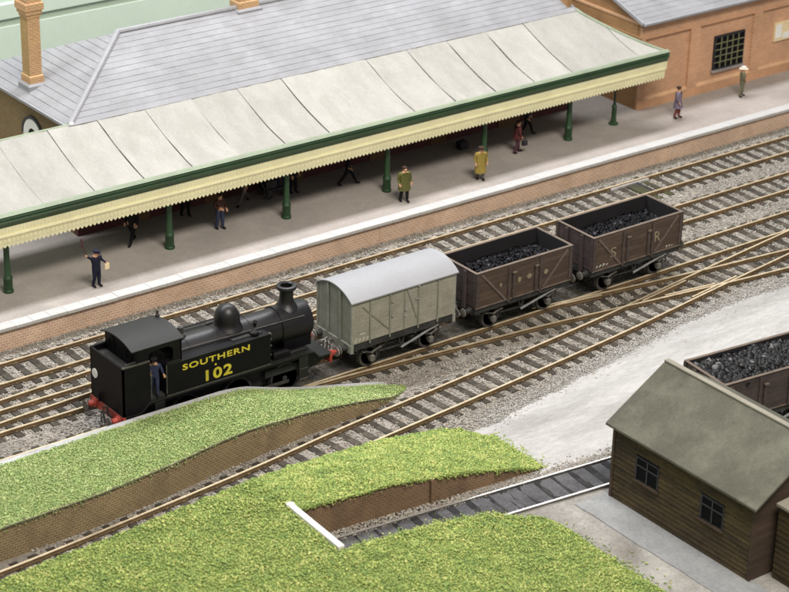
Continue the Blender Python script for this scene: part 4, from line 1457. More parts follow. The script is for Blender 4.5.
def make_wagon(label, group, x, y, rz=0.0, zb=1.30, zt=2.88, planks=7):
    """seven-plank open mineral wagon, in its own local space (centre of the body at the origin, rail top at z 0)"""
    t = thing('coal_wagon', label, 'wagon', (x, y, 0), rz, group)
    L, Wd = 5.35, 2.42
    hl, hw = L / 2, Wd / 2
    ph = (zt - zb) / planks
    for k in range(planks):
        z0, z1 = zb + k * ph + .005, zb + (k + 1) * ph - .005
        for s in (-1, 1):
            e = .012 * random.uniform(-1, .4)
            if k == planks - 1:
                spans = [(-hl, hl)]
            else:
                spans = [(-hl, -.80), (-.785, .785), (.80, hl)]
            for a, b in spans:
                part(MB().box(a, b, s * (hw - .09), s * (hw + e), z0, z1), 'plank', 'plank', t, world=False)
            part(MB().box(s * (hl - .085), s * (hl + e), -hw + .092, hw - .092, z0, z1), 'plank', 'plank_end', t, world=False)
    part(MB().box(-hl + .10, hl - .10, -hw + .10, hw - .10, zb - .02, zb + .05), 'floor', 'inside', t, world=False)
    li = MB()
    for s in (-1, 1):
        li.box(-hl + .09, hl - .09, s * (hw - .115), s * (hw - .092), zb + .05, zt - .015)
        li.box(s * (hl - .112), s * (hl - .087), -hw + .116, hw - .116, zb + .05, zt - .015)
    part(li, 'lining', 'inside', t, world=False)
    # worn capping along the top, door gap left in the sides
    cpg = MB()
    for s in (-1, 1):
        cpg.box(-hl - .02, hl + .02, s * (hw - .10), s * (hw + .025), zt, zt + .025)
        cpg.box(s * (hl - .10), s * (hl + .025), -hw + .10, hw - .10, zt + .001, zt + .026)
    part(cpg, 'capping_strip', 'rim', t, world=False)
    part(MB().box(-hl, hl, -hw - .03, -hw + .05, zb - .05, zb + .004), 'curb_rail', 'rim', t, world=False)
    part(MB().box(-hl, hl, hw - .05, hw + .03, zb - .05, zb + .004), 'curb_rail', 'rim', t, world=False)
    for s in (-1, 1):
        for e in (-1, 1):
            part(MB().box(e * (hl - .17), e * (hl + .02), s * hw, s * (hw + .028), zb, zt - .03).box(e * hl, e * (hl + .03), s * (hw - .14), s * (hw + .028), zb, zt - .03), 'corner_plate', 'iron', t, world=False)
            part(MB().bar((e * (hl - .30), s * (hw + .022), zt - .10), (e * (hl - 1.62), s * (hw + .022), zb + .04), .035, .11, up=(0, 1, 0)) if False else
                 MB().bar((e * (hl - .30), s * (hw + .022), zt - .10), (e * (hl - 1.62), s * (hw + .022), zb + .04), .10, .035, up=(0, 1, 0)), 'diagonal_strap', 'strap', t, world=False)
        for x_ in (-.88, .88):
            part(MB().box(x_ - .06, x_ + .06, s * (hw + .002), s * (hw + .05), zb - .15, zt - .06), 'side_knee', 'iron', t, world=False)
        for x_ in (-.62, .62):
            hg = part(MB().box(x_ - .07, x_ + .07, s * (hw + .005), s * (hw + .06), zb - .02, zt - .36), 'door_strap', 'iron', t, world=False)
            part(MB().box(x_ - .10, x_ + .10, s * (hw + .04), s * (hw + .12), zt - .42, zt - .34, bev=.02), 'door_pin', 'rim', hg, world=False)
    for e in (-1, 1):
        for y_ in (-.5, .5):
            part(MB().box(e * (hl + .002), e * (hl + .09), y_ - .08, y_ + .08, zb - .2, zt - .05), 'end_stanchion', 'plank_end', t, world=False)
    running_gear(t, sole=(zb - .30, zb - .05))
    return t


def numbers(t, x, z, y, s, n=4, w=.09, h=.09):
    """a row of tiny worn white figures, too rubbed to read"""
    mb = MB()
    for k in range(n):
        a = x + k * w * 1.5
        hh = h * random.uniform(.7, 1.15)
        mb.box(a, a + w * .55, y, y - .004, z, z + hh * .35).box(a + w * .2, a + w, y, y - .004, z + hh * .45, z + hh)
    part(mb, 'worn_number', 'chalk2', t, world=False)['kind'] = 'stuff'


w2 = make_wagon('brown open wagon lettered S and R, last of the train', 'brown coal wagons', 15.68, 0)
coal_load(w2, 2.5, 1.05, 2.22, 1500, .05, .13, 'coal', 31)
w1 = make_wagon('brown open wagon with worn round marks, coupled behind the grey van', 'brown coal wagons', 9.12, 0)
coal_load(w1, 2.5, 1.05, 2.22, 1500, .05, .13, 'coal', 33)
put_text('lettering', 'S', w2, -1.62, 1.72, -1.216, .46, .34, 'chalk')
put_text('lettering', 'R', w2, 1.02, 1.80, -1.216, .50, .36, 'chalk')
numbers(w2, -2.45, 1.40, -1.214, .1, 4, .13, .13)
numbers(w2, 1.75, 1.36, -1.214, .1, 3, .11, .09)
# what is left of the lettering on the middle wagon: four rubbed round marks
for (x, z, r_) in ((-1.32, 2.05, .085), (-.28, 2.05, .12), (.28, 2.06, .13), (1.2, 2.02, .12)):
    mb = MB()
    n_ = 11
    ring = [(x + r_ * random.uniform(.6, 1.15) * math.cos(2 * PI * k / n_), z + r_ * random.uniform(.7, 1.2) * math.sin(2 * PI * k / n_)) for k in range(n_)]
    mb.prism(ring, 'y', -1.21, -1.217)
    part(mb, 'worn_mark', 'chalk', w1, world=False)

w3 = make_wagon('dark open wagon heaped with grey coal, behind the wooden hut', 'brown coal wagons', 10.50, Ey(10.5) + .05, -.106, zb=1.42, zt=2.98)
coal_load(w3, 2.5, 1.05, 2.76, 900, .12, .25, 'coal2', 37, mound=.04)

for o in w3.children:
    if o.name.startswith('plank') or o.name.startswith('corner') or o.name.startswith('end_st'):
        o.data.materials[0] = MT['plank3']

# grey van
vn = thing('box_van', 'grey covered goods van with pale curved roof, coupled behind the locomotive', 'van', (2.665, 0, 0))
hl, hw, zb, ze = 2.665, 1.21, 1.40, 3.31
nP = 11
for s in (-1, 1):
    for k in range(nP):
        z0, z1 = zb + (ze - zb) * k / nP + .003, zb + (ze - zb) * (k + 1) / nP - .003
        e = random.uniform(-.006, .003)
        part(MB().box(-hl + .02, hl - .02, s * (hw - .06), s * (hw + e), z0, z1), 'plank', 'van', vn, world=False)


def roof_z(y, crown=.46, half=1.27, base=ze):
    R_ = (half ** 2 + crown ** 2) / (2 * crown)
    return base + math.sqrt(max(0, R_ ** 2 - y ** 2)) - (R_ - crown)


for s in (-1, 1):
    for k in range(7):
        y0, y1 = -hw + .02 + (2 * hw - .04) * k / 7 + .004, -hw + .02 + (2 * hw - .04) * (k + 1) / 7 - .004
        e = random.uniform(-.006, .003)
        part(MB().prism([(y0, zb), (y1, zb), (y1, roof_z(y1) - .03), (y0, roof_z(y0) - .03)], 'x', s * (hl - .06), s * (hl + e)), 'end_plank', 'vanend', vn, world=False)
    for y_ in (-.42, .42):
        part(MB().box(s * (hl + .004), s * (hl + .06), y_ - .06, y_ + .06, zb - .1, roof_z(y_) - .06), 'end_stanchion', 'vanend', vn, world=False)
    for y_ in (-1.15, 1.15):
        part(MB().box(s * (hl - .05), s * (hl + .03), y_ - .06, y_ + .06, zb - .02, ze - .02), 'corner_post', 'vanend', vn, world=False)
    part(MB().box(s * (hl - .10), s * (hl + .05), -1.22, 1.22, 1.02, zb - .005, bev=.02), 'end_headstock', 'vanend', vn, world=False)
for s in (-1, 1):
    for f in (.17, .36, .635, .825):
        x_ = -hl + 2 * hl * f
        part(MB().box(x_ - .035, x_ + .035, s * hw, s * (hw + .035), zb - .12, ze - .03), 'side_post', 'vantrim', vn, world=False)
    part(MB().box(-.030, .030, s * hw, s * (hw + .02), zb, ze - .05), 'door_edge', 'vantrim', vn, world=False)
    for (a, b) in (((-2.15, 3.0), (-.80, 1.66)), ((.10, 3.22), (.64, 1.78)), ((2.2, 3.0), (1.8, 2.6))):
        if a[0] > 2: continue
        part(MB().bar((a[0], s * (hw + .012), a[1]), (b[0], s * (hw + .012), b[1]), .05, .03, up=(0, 1, 0)), 'diagonal_brace', 'vantrim', vn, world=False)
    for (x_, z_) in ((-.62, 2.2), (-.62, 2.85), (.05, 2.3), (.62, 2.65), (.70, 3.22), (.0, 2.05)):
        part(MB().box(x_ - .06, x_ + .06, s * (hw + .03), s * (hw + .055), z_ - .03, z_ + .03), 'door_hinge', 'metal', vn, world=False)
mb = MB()
rw = [[], [], [], []]
for x_ in (-hl - .10, hl + .10):
    pass
ys = np.linspace(-1.29, 1.29, 19)
top = [(y, roof_z(y, .46, 1.29)) for y in ys]
bot = [(y, z - .05) for y, z in top][::-1]
mb.prism(top + bot, 'x', -hl - .09, hl + .09)
part(mb, 'roof', 'vanroof', vn, world=False, smooth=True)
part(MB().box(-hl + .05, hl - .05, -1.0, 1.0, zb - .06, zb), 'floor', 'under_iron', vn, world=False)
running_gear(vn, wb=3.06, L=5.33, sole=(1.08, 1.38))
numbers(vn, -2.52, 1.47, -1.214, .1, 4, .13, .17)
mb = MB().box(-2.25, -2.0, -1.213, -1.217, 1.76, 1.82)
part(mb, 'worn_number', 'chalk2', vn, world=False)

# ------------------------------------------------------------------ tank locomotive
lc = thing('tank_locomotive', 'black six-wheeled tank locomotive lettered SOUTHERN 102 with red buffer beams', 'locomotive', (-5.83, 0, 0))
BK = 'black'
fp = [(-10.69, 1.38), (-9.98, 1.38), (-9.86, 1.41), (-9.74, 1.49), (-9.64, 1.60), (-9.54, 1.68), (-9.42, 1.71), (-1.98, 1.71), (-1.86, 1.68), (-1.78, 1.60), (-1.70, 1.49), (-1.60, 1.40), (-1.50, 1.38), (-.97, 1.38)]
mb = MB()
mb.strip([[(x, -1.22, z - .07) for x, z in fp], [(x, -1.22, z) for x, z in fp], [(x, 1.22, z) for x, z in fp], [(x, 1.22, z - .07) for x, z in fp]])
part(mb, 'running_plate', 'roofblack', lc)
for s in (-1, 1):
    part(MB().strip([[(x, s * 1.17, z - .20) for x, z in fp], [(x, s * 1.19, z - .06) for x, z in fp], [(x, s * 1.13, z - .06) for x, z in fp], [(x, s * 1.15, z - .20) for x, z in fp]]), 'valance', BK, lc)
    part(MB().prism([(-10.5, .75), (-10.5, 1.32), (-9.9, 1.32), (-9.4, 1.64), (-2, 1.64), (-1.7, 1.32), (-1.1, 1.32), (-1.1, .75), (-2, .55), (-9.4, .55)], 'y', s * .58, s * .62), 'frame', 'under_iron', lc)
for x0, x1 in ((-10.70, -10.58), (-1.08, -.98)):
    part(MB().box(x0, x1, -1.23, 1.23, .97, 1.372, bev=.01), 'buffer_beam', 'red', lc)
# buffers
for s, xb in ((-1, -10.70), (1, -.96)):
    for t in (-1, 1):
        prof = [(.19, 0), (.19, .05), (.14, .08), (.12, .30), (.065, .31), (.065, .44)]
        b = part(MB().lathe([(r_, s * h) for r_, h in prof], (xb, t * .88, 1.16), 14, 'x'), 'buffer', 'red', lc, smooth=True)
        part(MB().lathe([(r_, s * h) for r_, h in [(.06, .40), (.22, .41), (.22, .45), (.14, .47), (0, .475)]], (xb, t * .88, 1.16), 18, 'x'), 'buffer_head', 'metal' if s > 0 else 'oily', b, smooth=True)
    part(MB().tube([(xb, 0, 1.16), (xb + s * .2, 0, 1.16), (xb + s * .26, 0, 1.27)], .05, 6), 'drawhook', 'oily', lc)
    lk = MB()
    for k in range(3):
        cx_, cz_ = xb + s * (.2 + .04 * k), 1.08 - .18 * k
        lk.tube([(cx_ + (.05 * math.cos(a) if k % 2 == 0 else 0), (.05 * math.cos(a) if k % 2 else 0), cz_ + .11 * math.sin(a)) for a in np.linspace(0, 2 * PI, 11)], .02, 5)
    part(lk, 'coupling_chain', 'metal' if s > 0 else 'oily', lc)
    part(MB().tube([(xb, -.36, 1.05), (xb + s * .14, -.36, 1.2), (xb + s * .18, -.36, 1.55), (xb + s * .32, -.36, 1.62), (xb + s * .36, -.36, 1.35), (xb + s * .30, -.36, .9)], .045, 8), 'vacuum_pipe', 'oily' if s > 0 else 'under_iron', lc, smooth=True)
    part(MB().box(xb, xb + s * .07, .44, .52, 1.4, 1.78), 'lamp_iron', 'metal' if s > 0 else BK, lc)
# bunker and cab
part(MB().box(-10.66, -10.58, -1.2, 1.2, 1.38, 3.42), 'bunker_back', BK, lc)
for s in (-1, 1):
    side = [(-10.66, 1.39), (-9.95, 1.39), (-9.80, 1.46), (-9.6, 1.66), (-9.46, 1.72), (-9.46, 3.42), (-10.66, 3.42)]
    part(MB().prism(side, 'y', s * 1.145, s * 1.20), 'bunker_side', BK, lc)
    part(MB().bar((-10.66, s * 1.18, 3.44), (-9.46, s * 1.18, 3.44), .09, .05).bar((-10.5, s * 1.10, 3.52), (-9.6, s * 1.10, 3.52), .03, .03), 'bunker_rail', 'oily', lc)
    # cab side above the bunker, front sheet and eaves strip leave the oval-topped opening
    part(MB().box(-9.98, -9.46, s * 1.10, s * 1.14, 3.42, 3.98), 'cab_side', BK, lc)
    cut = [(-9.46, 3.98), (-9.46, 3.62), (-9.40, 3.74), (-9.25, 3.80), (-8.62, 3.80), (-8.46, 3.74), (-8.38, 3.6), (-8.38, 3.28), (-8.46, 3.14), (-8.72, 3.08), (-8.74, 3.0), (-8.02, 3.0), (-8.02, 3.98)]
    part(MB().prism(cut, 'y', s * 1.10, s * 1.14), 'cab_side', BK, lc)
    for x_ in (-9.43, -8.74):
        part(MB().tube([(x_, s * 1.22, 1.85), (x_, s * 1.22, 3.05)], .022, 6), 'handrail', 'oily', lc)
    part(MB().box(-8.7, -8.1, s * 1.13, s * 1.2, 3.09, 3.14), 'beading', 'roofblack', lc)
part(MB().box(-10.02, -9.96, -1.14, 1.14, 3.0, 4.0), 'cab_rear', BK, lc)
for s in (-1, 1):
    part(MB().lathe([(.26, 0), (.26, -.03), (.19, -.03), (.19, 0)], (-10.022, s * .62, 3.66), 16, 'x'), 'spectacle', BK, lc)
    part(MB().lathe([(0, -.012), (.19, -.01), (.19, 0)], (-10.022, s * .62, 3.66), 16, 'x'), 'spectacle_glass', 'glass', lc)
part(MB().box(-8.06, -8.0, -1.14, 1.14, 1.72, 4.0), 'cab_front', BK, lc)
part(MB().box(-9.95, -8.06, -1.1, 1.1, 1.70, 1.78), 'cab_floor', 'under_iron', lc)
part(MB().box(-8.5, -8.07, -.6, .6, 1.78, 3.2, bev=.1), 'backhead', 'under_iron', lc)
part(MB().box(-10.58, -9.5, -1.14, 1.14, 3.05, 3.2), 'bunker_top', 'under_iron', lc)
ys = np.linspace(-1.17, 1.17, 15)
top = [(y, roof_z(y, .24, 1.17, 4.0)) for y in ys]
part(MB().prism(top + [(y, z - .04) for y, z in top][::-1], 'x', -10.22, -7.92), 'cab_roof', 'roofblack', lc, smooth=True)
part(MB().lathe([(.09, 0), (.09, .14), (.05, .16), (.05, .3), (0, .32)], (-7.98, .62, 4.14), 10), 'whistle', 'under_iron', lc, smooth=True)
# disc on the bunker back
part(MB().lathe([(0, -.03), (.19, -.03), (.19, 0)], (-10.665, .86, 2.42), 24, 'x'), 'headcode_disc', 'white', lc)
# side tanks
for s in (-1, 1):
    tk = part(MB().box(-8.74, -3.95, s * .66, s * 1.2, 1.715, 3.07, bev=.05), 'side_tank', BK, lc)
    part(MB().bar((-8.74, s * 1.205, 3.05), (-3.95, s * 1.205, 3.05), .03, .04), 'tank_beading', 'roofblack', tk)
    part(MB().bar((-8.74, s * 1.21, 1.735), (-3.95, s * 1.21, 1.735), .03, .035), 'tank_beading', 'oily', tk)
    part(MB().box(-5.6, -4.2, s * .82, s * 1.0, 3.07, 3.13, bev=.03), 'tank_cover', 'roofblack', tk)
    part(MB().lathe([(.2, 0), (.2, .12), (.13, .17), (.0, .18)], (-4.55, s * .92, 3.07), 14), 'filler_cap', BK, tk, smooth=True)
    for z_ in (2.05, 2.45, 2.72, 2.95):
        part(MB().box(-3.95, -3.86, s * .98, s * 1.14, z_, z_ + .06), 'tank_step', 'oily', tk)
    part(MB().tube([(-7.9, s * .72, 3.25), (-2.0, s * .72, 3.12)], .022, 6), 'handrail', 'oily', lc)
put_text('lettering', 'SOUTHERN', lc, -8.02 + 5.83, 2.62, -1.206, .25, 3.08, 'yellow', bold=.02, spacing=1.12)
put_text('lettering', '102', lc, -6.98 + 5.83, 1.85, -1.206, .47, 1.22, 'yellow', bold=.028, spacing=1.15)
part(MB().lathe([(0, 0), (.045, 0), (.045, -.008), (0, -.008)], (-6.52, -1.204, 2.46), 10, 'y'), 'dot', 'yellow', lc)
# boiler, smokebox, mountings
BZ, BR = 2.66, .74
part(MB().lathe([(BR, -8.0), (BR, -3.0)], (0, 0, BZ), 40, 'x'), 'boiler', 'boiler', lc, smooth=True)
for x_ in (-7.3, -5.9, -4.4, -3.05):
    part(MB().lathe([(BR, x_), (BR + .014, x_), (BR + .014, x_ + .07), (BR, x_ + .07)], (0, 0, BZ), 40, 'x'), 'boiler_band', 'boiler', lc, smooth=True)
part(MB().lathe([(BR + .05, -3.02), (BR + .05, -1.62), (BR + .02, -1.56)], (0, 0, BZ), 40, 'x'), 'smokebox', 'boiler', lc, smooth=True)
part(MB().lathe([(BR - .12, -1.57), (BR - .14, -1.52), (.3, -1.44), (0, -1.42)], (0, 0, BZ), 32, 'x'), 'smokebox_door', 'boiler', lc, smooth=True)
part(MB().tube([(-1.40, 0, BZ), (-1.34, 0, BZ)], .06, 8).bar((-1.36, 0, BZ), (-1.36, .2, BZ - .15), .03, .03), 'door_handle', 'metal', lc)
part(MB().box(-2.9, -1.6, -.62, .62, 1.71, 2.3, bev=.05), 'saddle', BK, lc)
part(MB().lathe([(.66, -.16), (.58, -.03), (.53, .05), (.515, .18), (.51, .32), (.48, .47), (.42, .60), (.33, .71), (.22, .79), (.10, .835), (0, .845)], (-5.2, 0, 3.36), 28), 'dome', 'boiler', lc, smooth=True)
part(MB().lathe([(.52, -.12), (.44, .0), (.34, .10), (.29, .25), (.27, .55), (.29, .70), (.40, .74), (.43, .80), (.40, .88), (.30, .90), (.24, .86), (.22, .4)], (-2.38, 0, 3.40), 28), 'chimney', 'boiler', lc, smooth=True)
part(MB().lathe([(.22, 0), (.2, .12), (.13, .16), (.12, .42), (.0, .43)], (-7.35, .0, 3.38), 14), 'safety_valve', 'under_iron', lc, smooth=True)
part(MB().lathe([(.06, 0), (.06, .12), (.1, .16), (.05, .22), (0, .26)], (-4.25, -.55, 3.22), 10), 'clack_valve', BK, lc, smooth=True)
for s in (-1, 1):
    part(MB().box(-3.7, -2.9, s * .72, s * 1.05, 1.71, 2.02, bev=.08), 'sandbox', BK, lc)
    part(MB().box(-2.9, -2.1, s * .80, s * 1.0, 1.71, 1.84, bev=.03), 'toolbox', 'roofblack', lc)
    for x_ in (-2.35, -9.05):
        st = part(MB().box(x_ - .22, x_ + .22, s * 1.16, s * 1.20, .62, 1.60), 'step_plate', 'roofblack', lc)
        part(MB().box(x_ - .22, x_ + .22, s * 1.0, s * 1.24, .60, .65).box(x_ - .2, x_ + .2, s * 1.05, s * 1.22, 1.05, 1.09), 'step', 'oily', st)
    part(MB().bar((-7.75, s * 1.0, .60), (-2.95, s * 1.0, .60), .06, .12), 'coupling_rod', 'oily', lc)
    part(MB().box(-4.0, -2.0, s * .66, s * .9, .95, 1.25, bev=.04), 'cylinder', 'under_iron', lc)
lw = None
for x_ in (-3.05, -5.3, -7.7):
    for s in (-1, 1):
        if lw is None:
            lw = wheel_mb(.69, .14, 12).mesh('driving_wheel', ['under_iron', 'wheel'], smooth=True)
        link('driving_wheel', lw, lc, (x_ + 5.83, s * .80, .69), 0 if s < 0 else PI)


# ------------------------------------------------------------------ timber hut
ht = thing('timber_hut', 'brown timber hut with mossy grey felt roof and two small windows', 'hut', (5, -17.8, -.15))
HX0, HX1, HY0, HY1 = 2.47, 7.6, -21.32, -14.2
HE, HR = 2.90, 4.66
HXC = (HX0 + HX1) / 2
part(MB().box(HX0 + .05, HX1 - .05, HY0 + .05, HY1 - .05, -.2, HE), 'frame', 'hutdark', ht)
wins = [(-16.62, -15.40, 1.16, 2.14), (-19.93, -18.76, 1.16, 2.16)]
NPK = 16
for k in range(NPK):
    z0, z1 = -.15 + (HE + .10 + .15) * k / NPK, -.15 + (HE + .10 + .15) * (k + 1) / NPK + .012
    cuts = [(HY0, HY1)]
    for (a, b, c, d) in wins:
        if z1 > c and z0 < d:
            nc = []
            for (p, q) in cuts:
                if p < a and q > b: nc += [(p, a), (b, q)]
                else: nc.append((p, q))
            cuts = nc
    for (p, q) in cuts:
        e = random.uniform(0, .015)
        part(MB().add([(HX0 - .045 - e, p, z0), (HX0 - .015 - e, p, z1), (HX0 - .015 - e, q, z1), (HX0 - .045 - e, q, z0),
                       (HX0 + .05, p, z0), (HX0 + .05, p, z1), (HX0 + .05, q, z1), (HX0 + .05, q, z0)],
                      [(0, 1, 2, 3), (7, 6, 5, 4), (0, 3, 7, 4), (1, 5, 6, 2), (0, 4, 5, 1), (3, 2, 6, 7)]), 'plank', 'hut', ht)
    part(MB().box(HX0 + .0, HX1, HY0 - .04, HY0 + .045, z0, z1 - .02), 'plank', 'hutdark', ht)
    part(MB().box(HX0, HX1, HY1 - .045, HY1 + .04, z0, z1 - .02), 'plank', 'hutdark', ht)
for y_ in (HY0 + .0, HY1 + .0):
    part(MB().box(HX0 - .075, HX0 + .05, y_ - .06, y_ + .06, -.2, HE), 'corner_post', 'hutdark', ht)
for y_ in (HY0, HY1):
    k = -1 if y_ == HY0 else 1
    part(MB().prism([(HX0, HE + .08), (HXC, HR - .08), (HX1, HE + .08)], 'y', y_ + k * .03, y_ - k * .05), 'gable', 'hutdark', ht)
for (a, b, c, d) in wins:
    w = part(MB().box(HX0 - .02, HX0 + .04, a, b, c, d), 'window', 'frame', ht)
    part(MB().box(HX0 - .035, HX0 - .02, a + .08, b - .08, c + .07, d - .07), 'pane', 'glass', w)
    part(MB().box(HX0 - .06, HX0 - .03, a, a + .07, c, d).box(HX0 - .06, HX0 - .03, b - .09, b, c, d).box(HX0 - .06, HX0 - .03, a + .07, b - .09, d - .07, d), 'sash', 'frame', w)
    m_ = (a + b) / 2
    part(MB().box(HX0 - .058, HX0 - .032, m_ - .025, m_ + .025, c + .02, d - .07).box(HX0 - .061, HX0 - .03, a + .07, b - .09, (c + d) / 2 + .1, (c + d) / 2 + .15), 'glazing_bar', 'barhut', w)
    part(MB().box(HX0 - .12, HX0, a - .05, b + .05, c - .07, c, bev=.02), 'sill', 'hutdark', w)
RO = .22
for sgn in (-1, 1):
    ex = HXC + sgn * (HX1 - HXC + .30)
    ez = HE + .02
    mb = MB()
    rows = []
    for u in np.linspace(0, 1, 9):
        rows.append([(ex + (HXC - ex) * u, y_, ez + (HR - ez) * u + .012 * noise.noise(Vector((u * 6, y_ * .8, sgn)))) for y_ in np.linspace(HY0 - .26, HY1 + .24, 16)])
    mb.strip(rows)
    low = [[(p[0], p[1], p[2] - .09) for p in rw_] for rw_ in rows]
    mb.strip(low)
    mb.strip([rows[0], low[0]]); mb.strip([[q[0] for q in rows], [q[0] for q in low]]); mb.strip([[q[-1] for q in rows], [q[-1] for q in low]])
    part(mb, 'roof_slope', 'hutroof', ht, smooth=True)
part(MB().bar((HXC, HY0 - .26, HR + .005), (HXC, HY1 + .24, HR + .005), .22, .06), 'ridge_strip', 'ridge', ht)
# lean-to in the foreground
an = thing('lean_to_shed', 'small brown plank shed with pale flat roof at the right edge', 'shed', (5, -23.5, -.15))
AX0, AY1 = 3.35, -21.62
for k in range(13):
    z0, z1 = -.15 + 2.85 * k / 13, -.15 + 2.85 * (k + 1) / 13 + .01
    e = random.uniform(0, .012)
    part(MB().add([(AX0 - .04 - e, -27, z0), (AX0 - .012 - e, -27, z1), (AX0 - .012 - e, AY1, z1), (AX0 - .04 - e, AY1, z0),
                   (AX0 + .05, -27, z0), (AX0 + .05, -27, z1), (AX0 + .05, AY1, z1), (AX0 + .05, AY1, z0)],
                  [(0, 1, 2, 3), (7, 6, 5, 4), (0, 3, 7, 4), (1, 5, 6, 2), (0, 4, 5, 1), (3, 2, 6, 7)]), 'plank', 'hut', an)
part(MB().box(AX0 + .05, 7.2, -27, AY1 - .01, -.2, 2.72), 'frame', 'hutdark', an)
part(MB().add([(AX0 - .12, -27.1, 2.72), (AX0 - .12, AY1 + .08, 2.72), (7.3, AY1 + .08, 3.0), (7.3, -27.1, 3.0), (AX0 - .12, -27.1, 2.82), (AX0 - .12, AY1 + .08, 2.82), (7.3, AY1 + .08, 3.1), (7.3, -27.1, 3.1)],
              [(0, 1, 2, 3), (4, 5, 6, 7), (0, 1, 5, 4), (1, 2, 6, 5), (2, 3, 7, 6), (3, 0, 4, 7)]), 'roof', 'ridge', an)


# ------------------------------------------------------------------ figures
BULK = 1.33


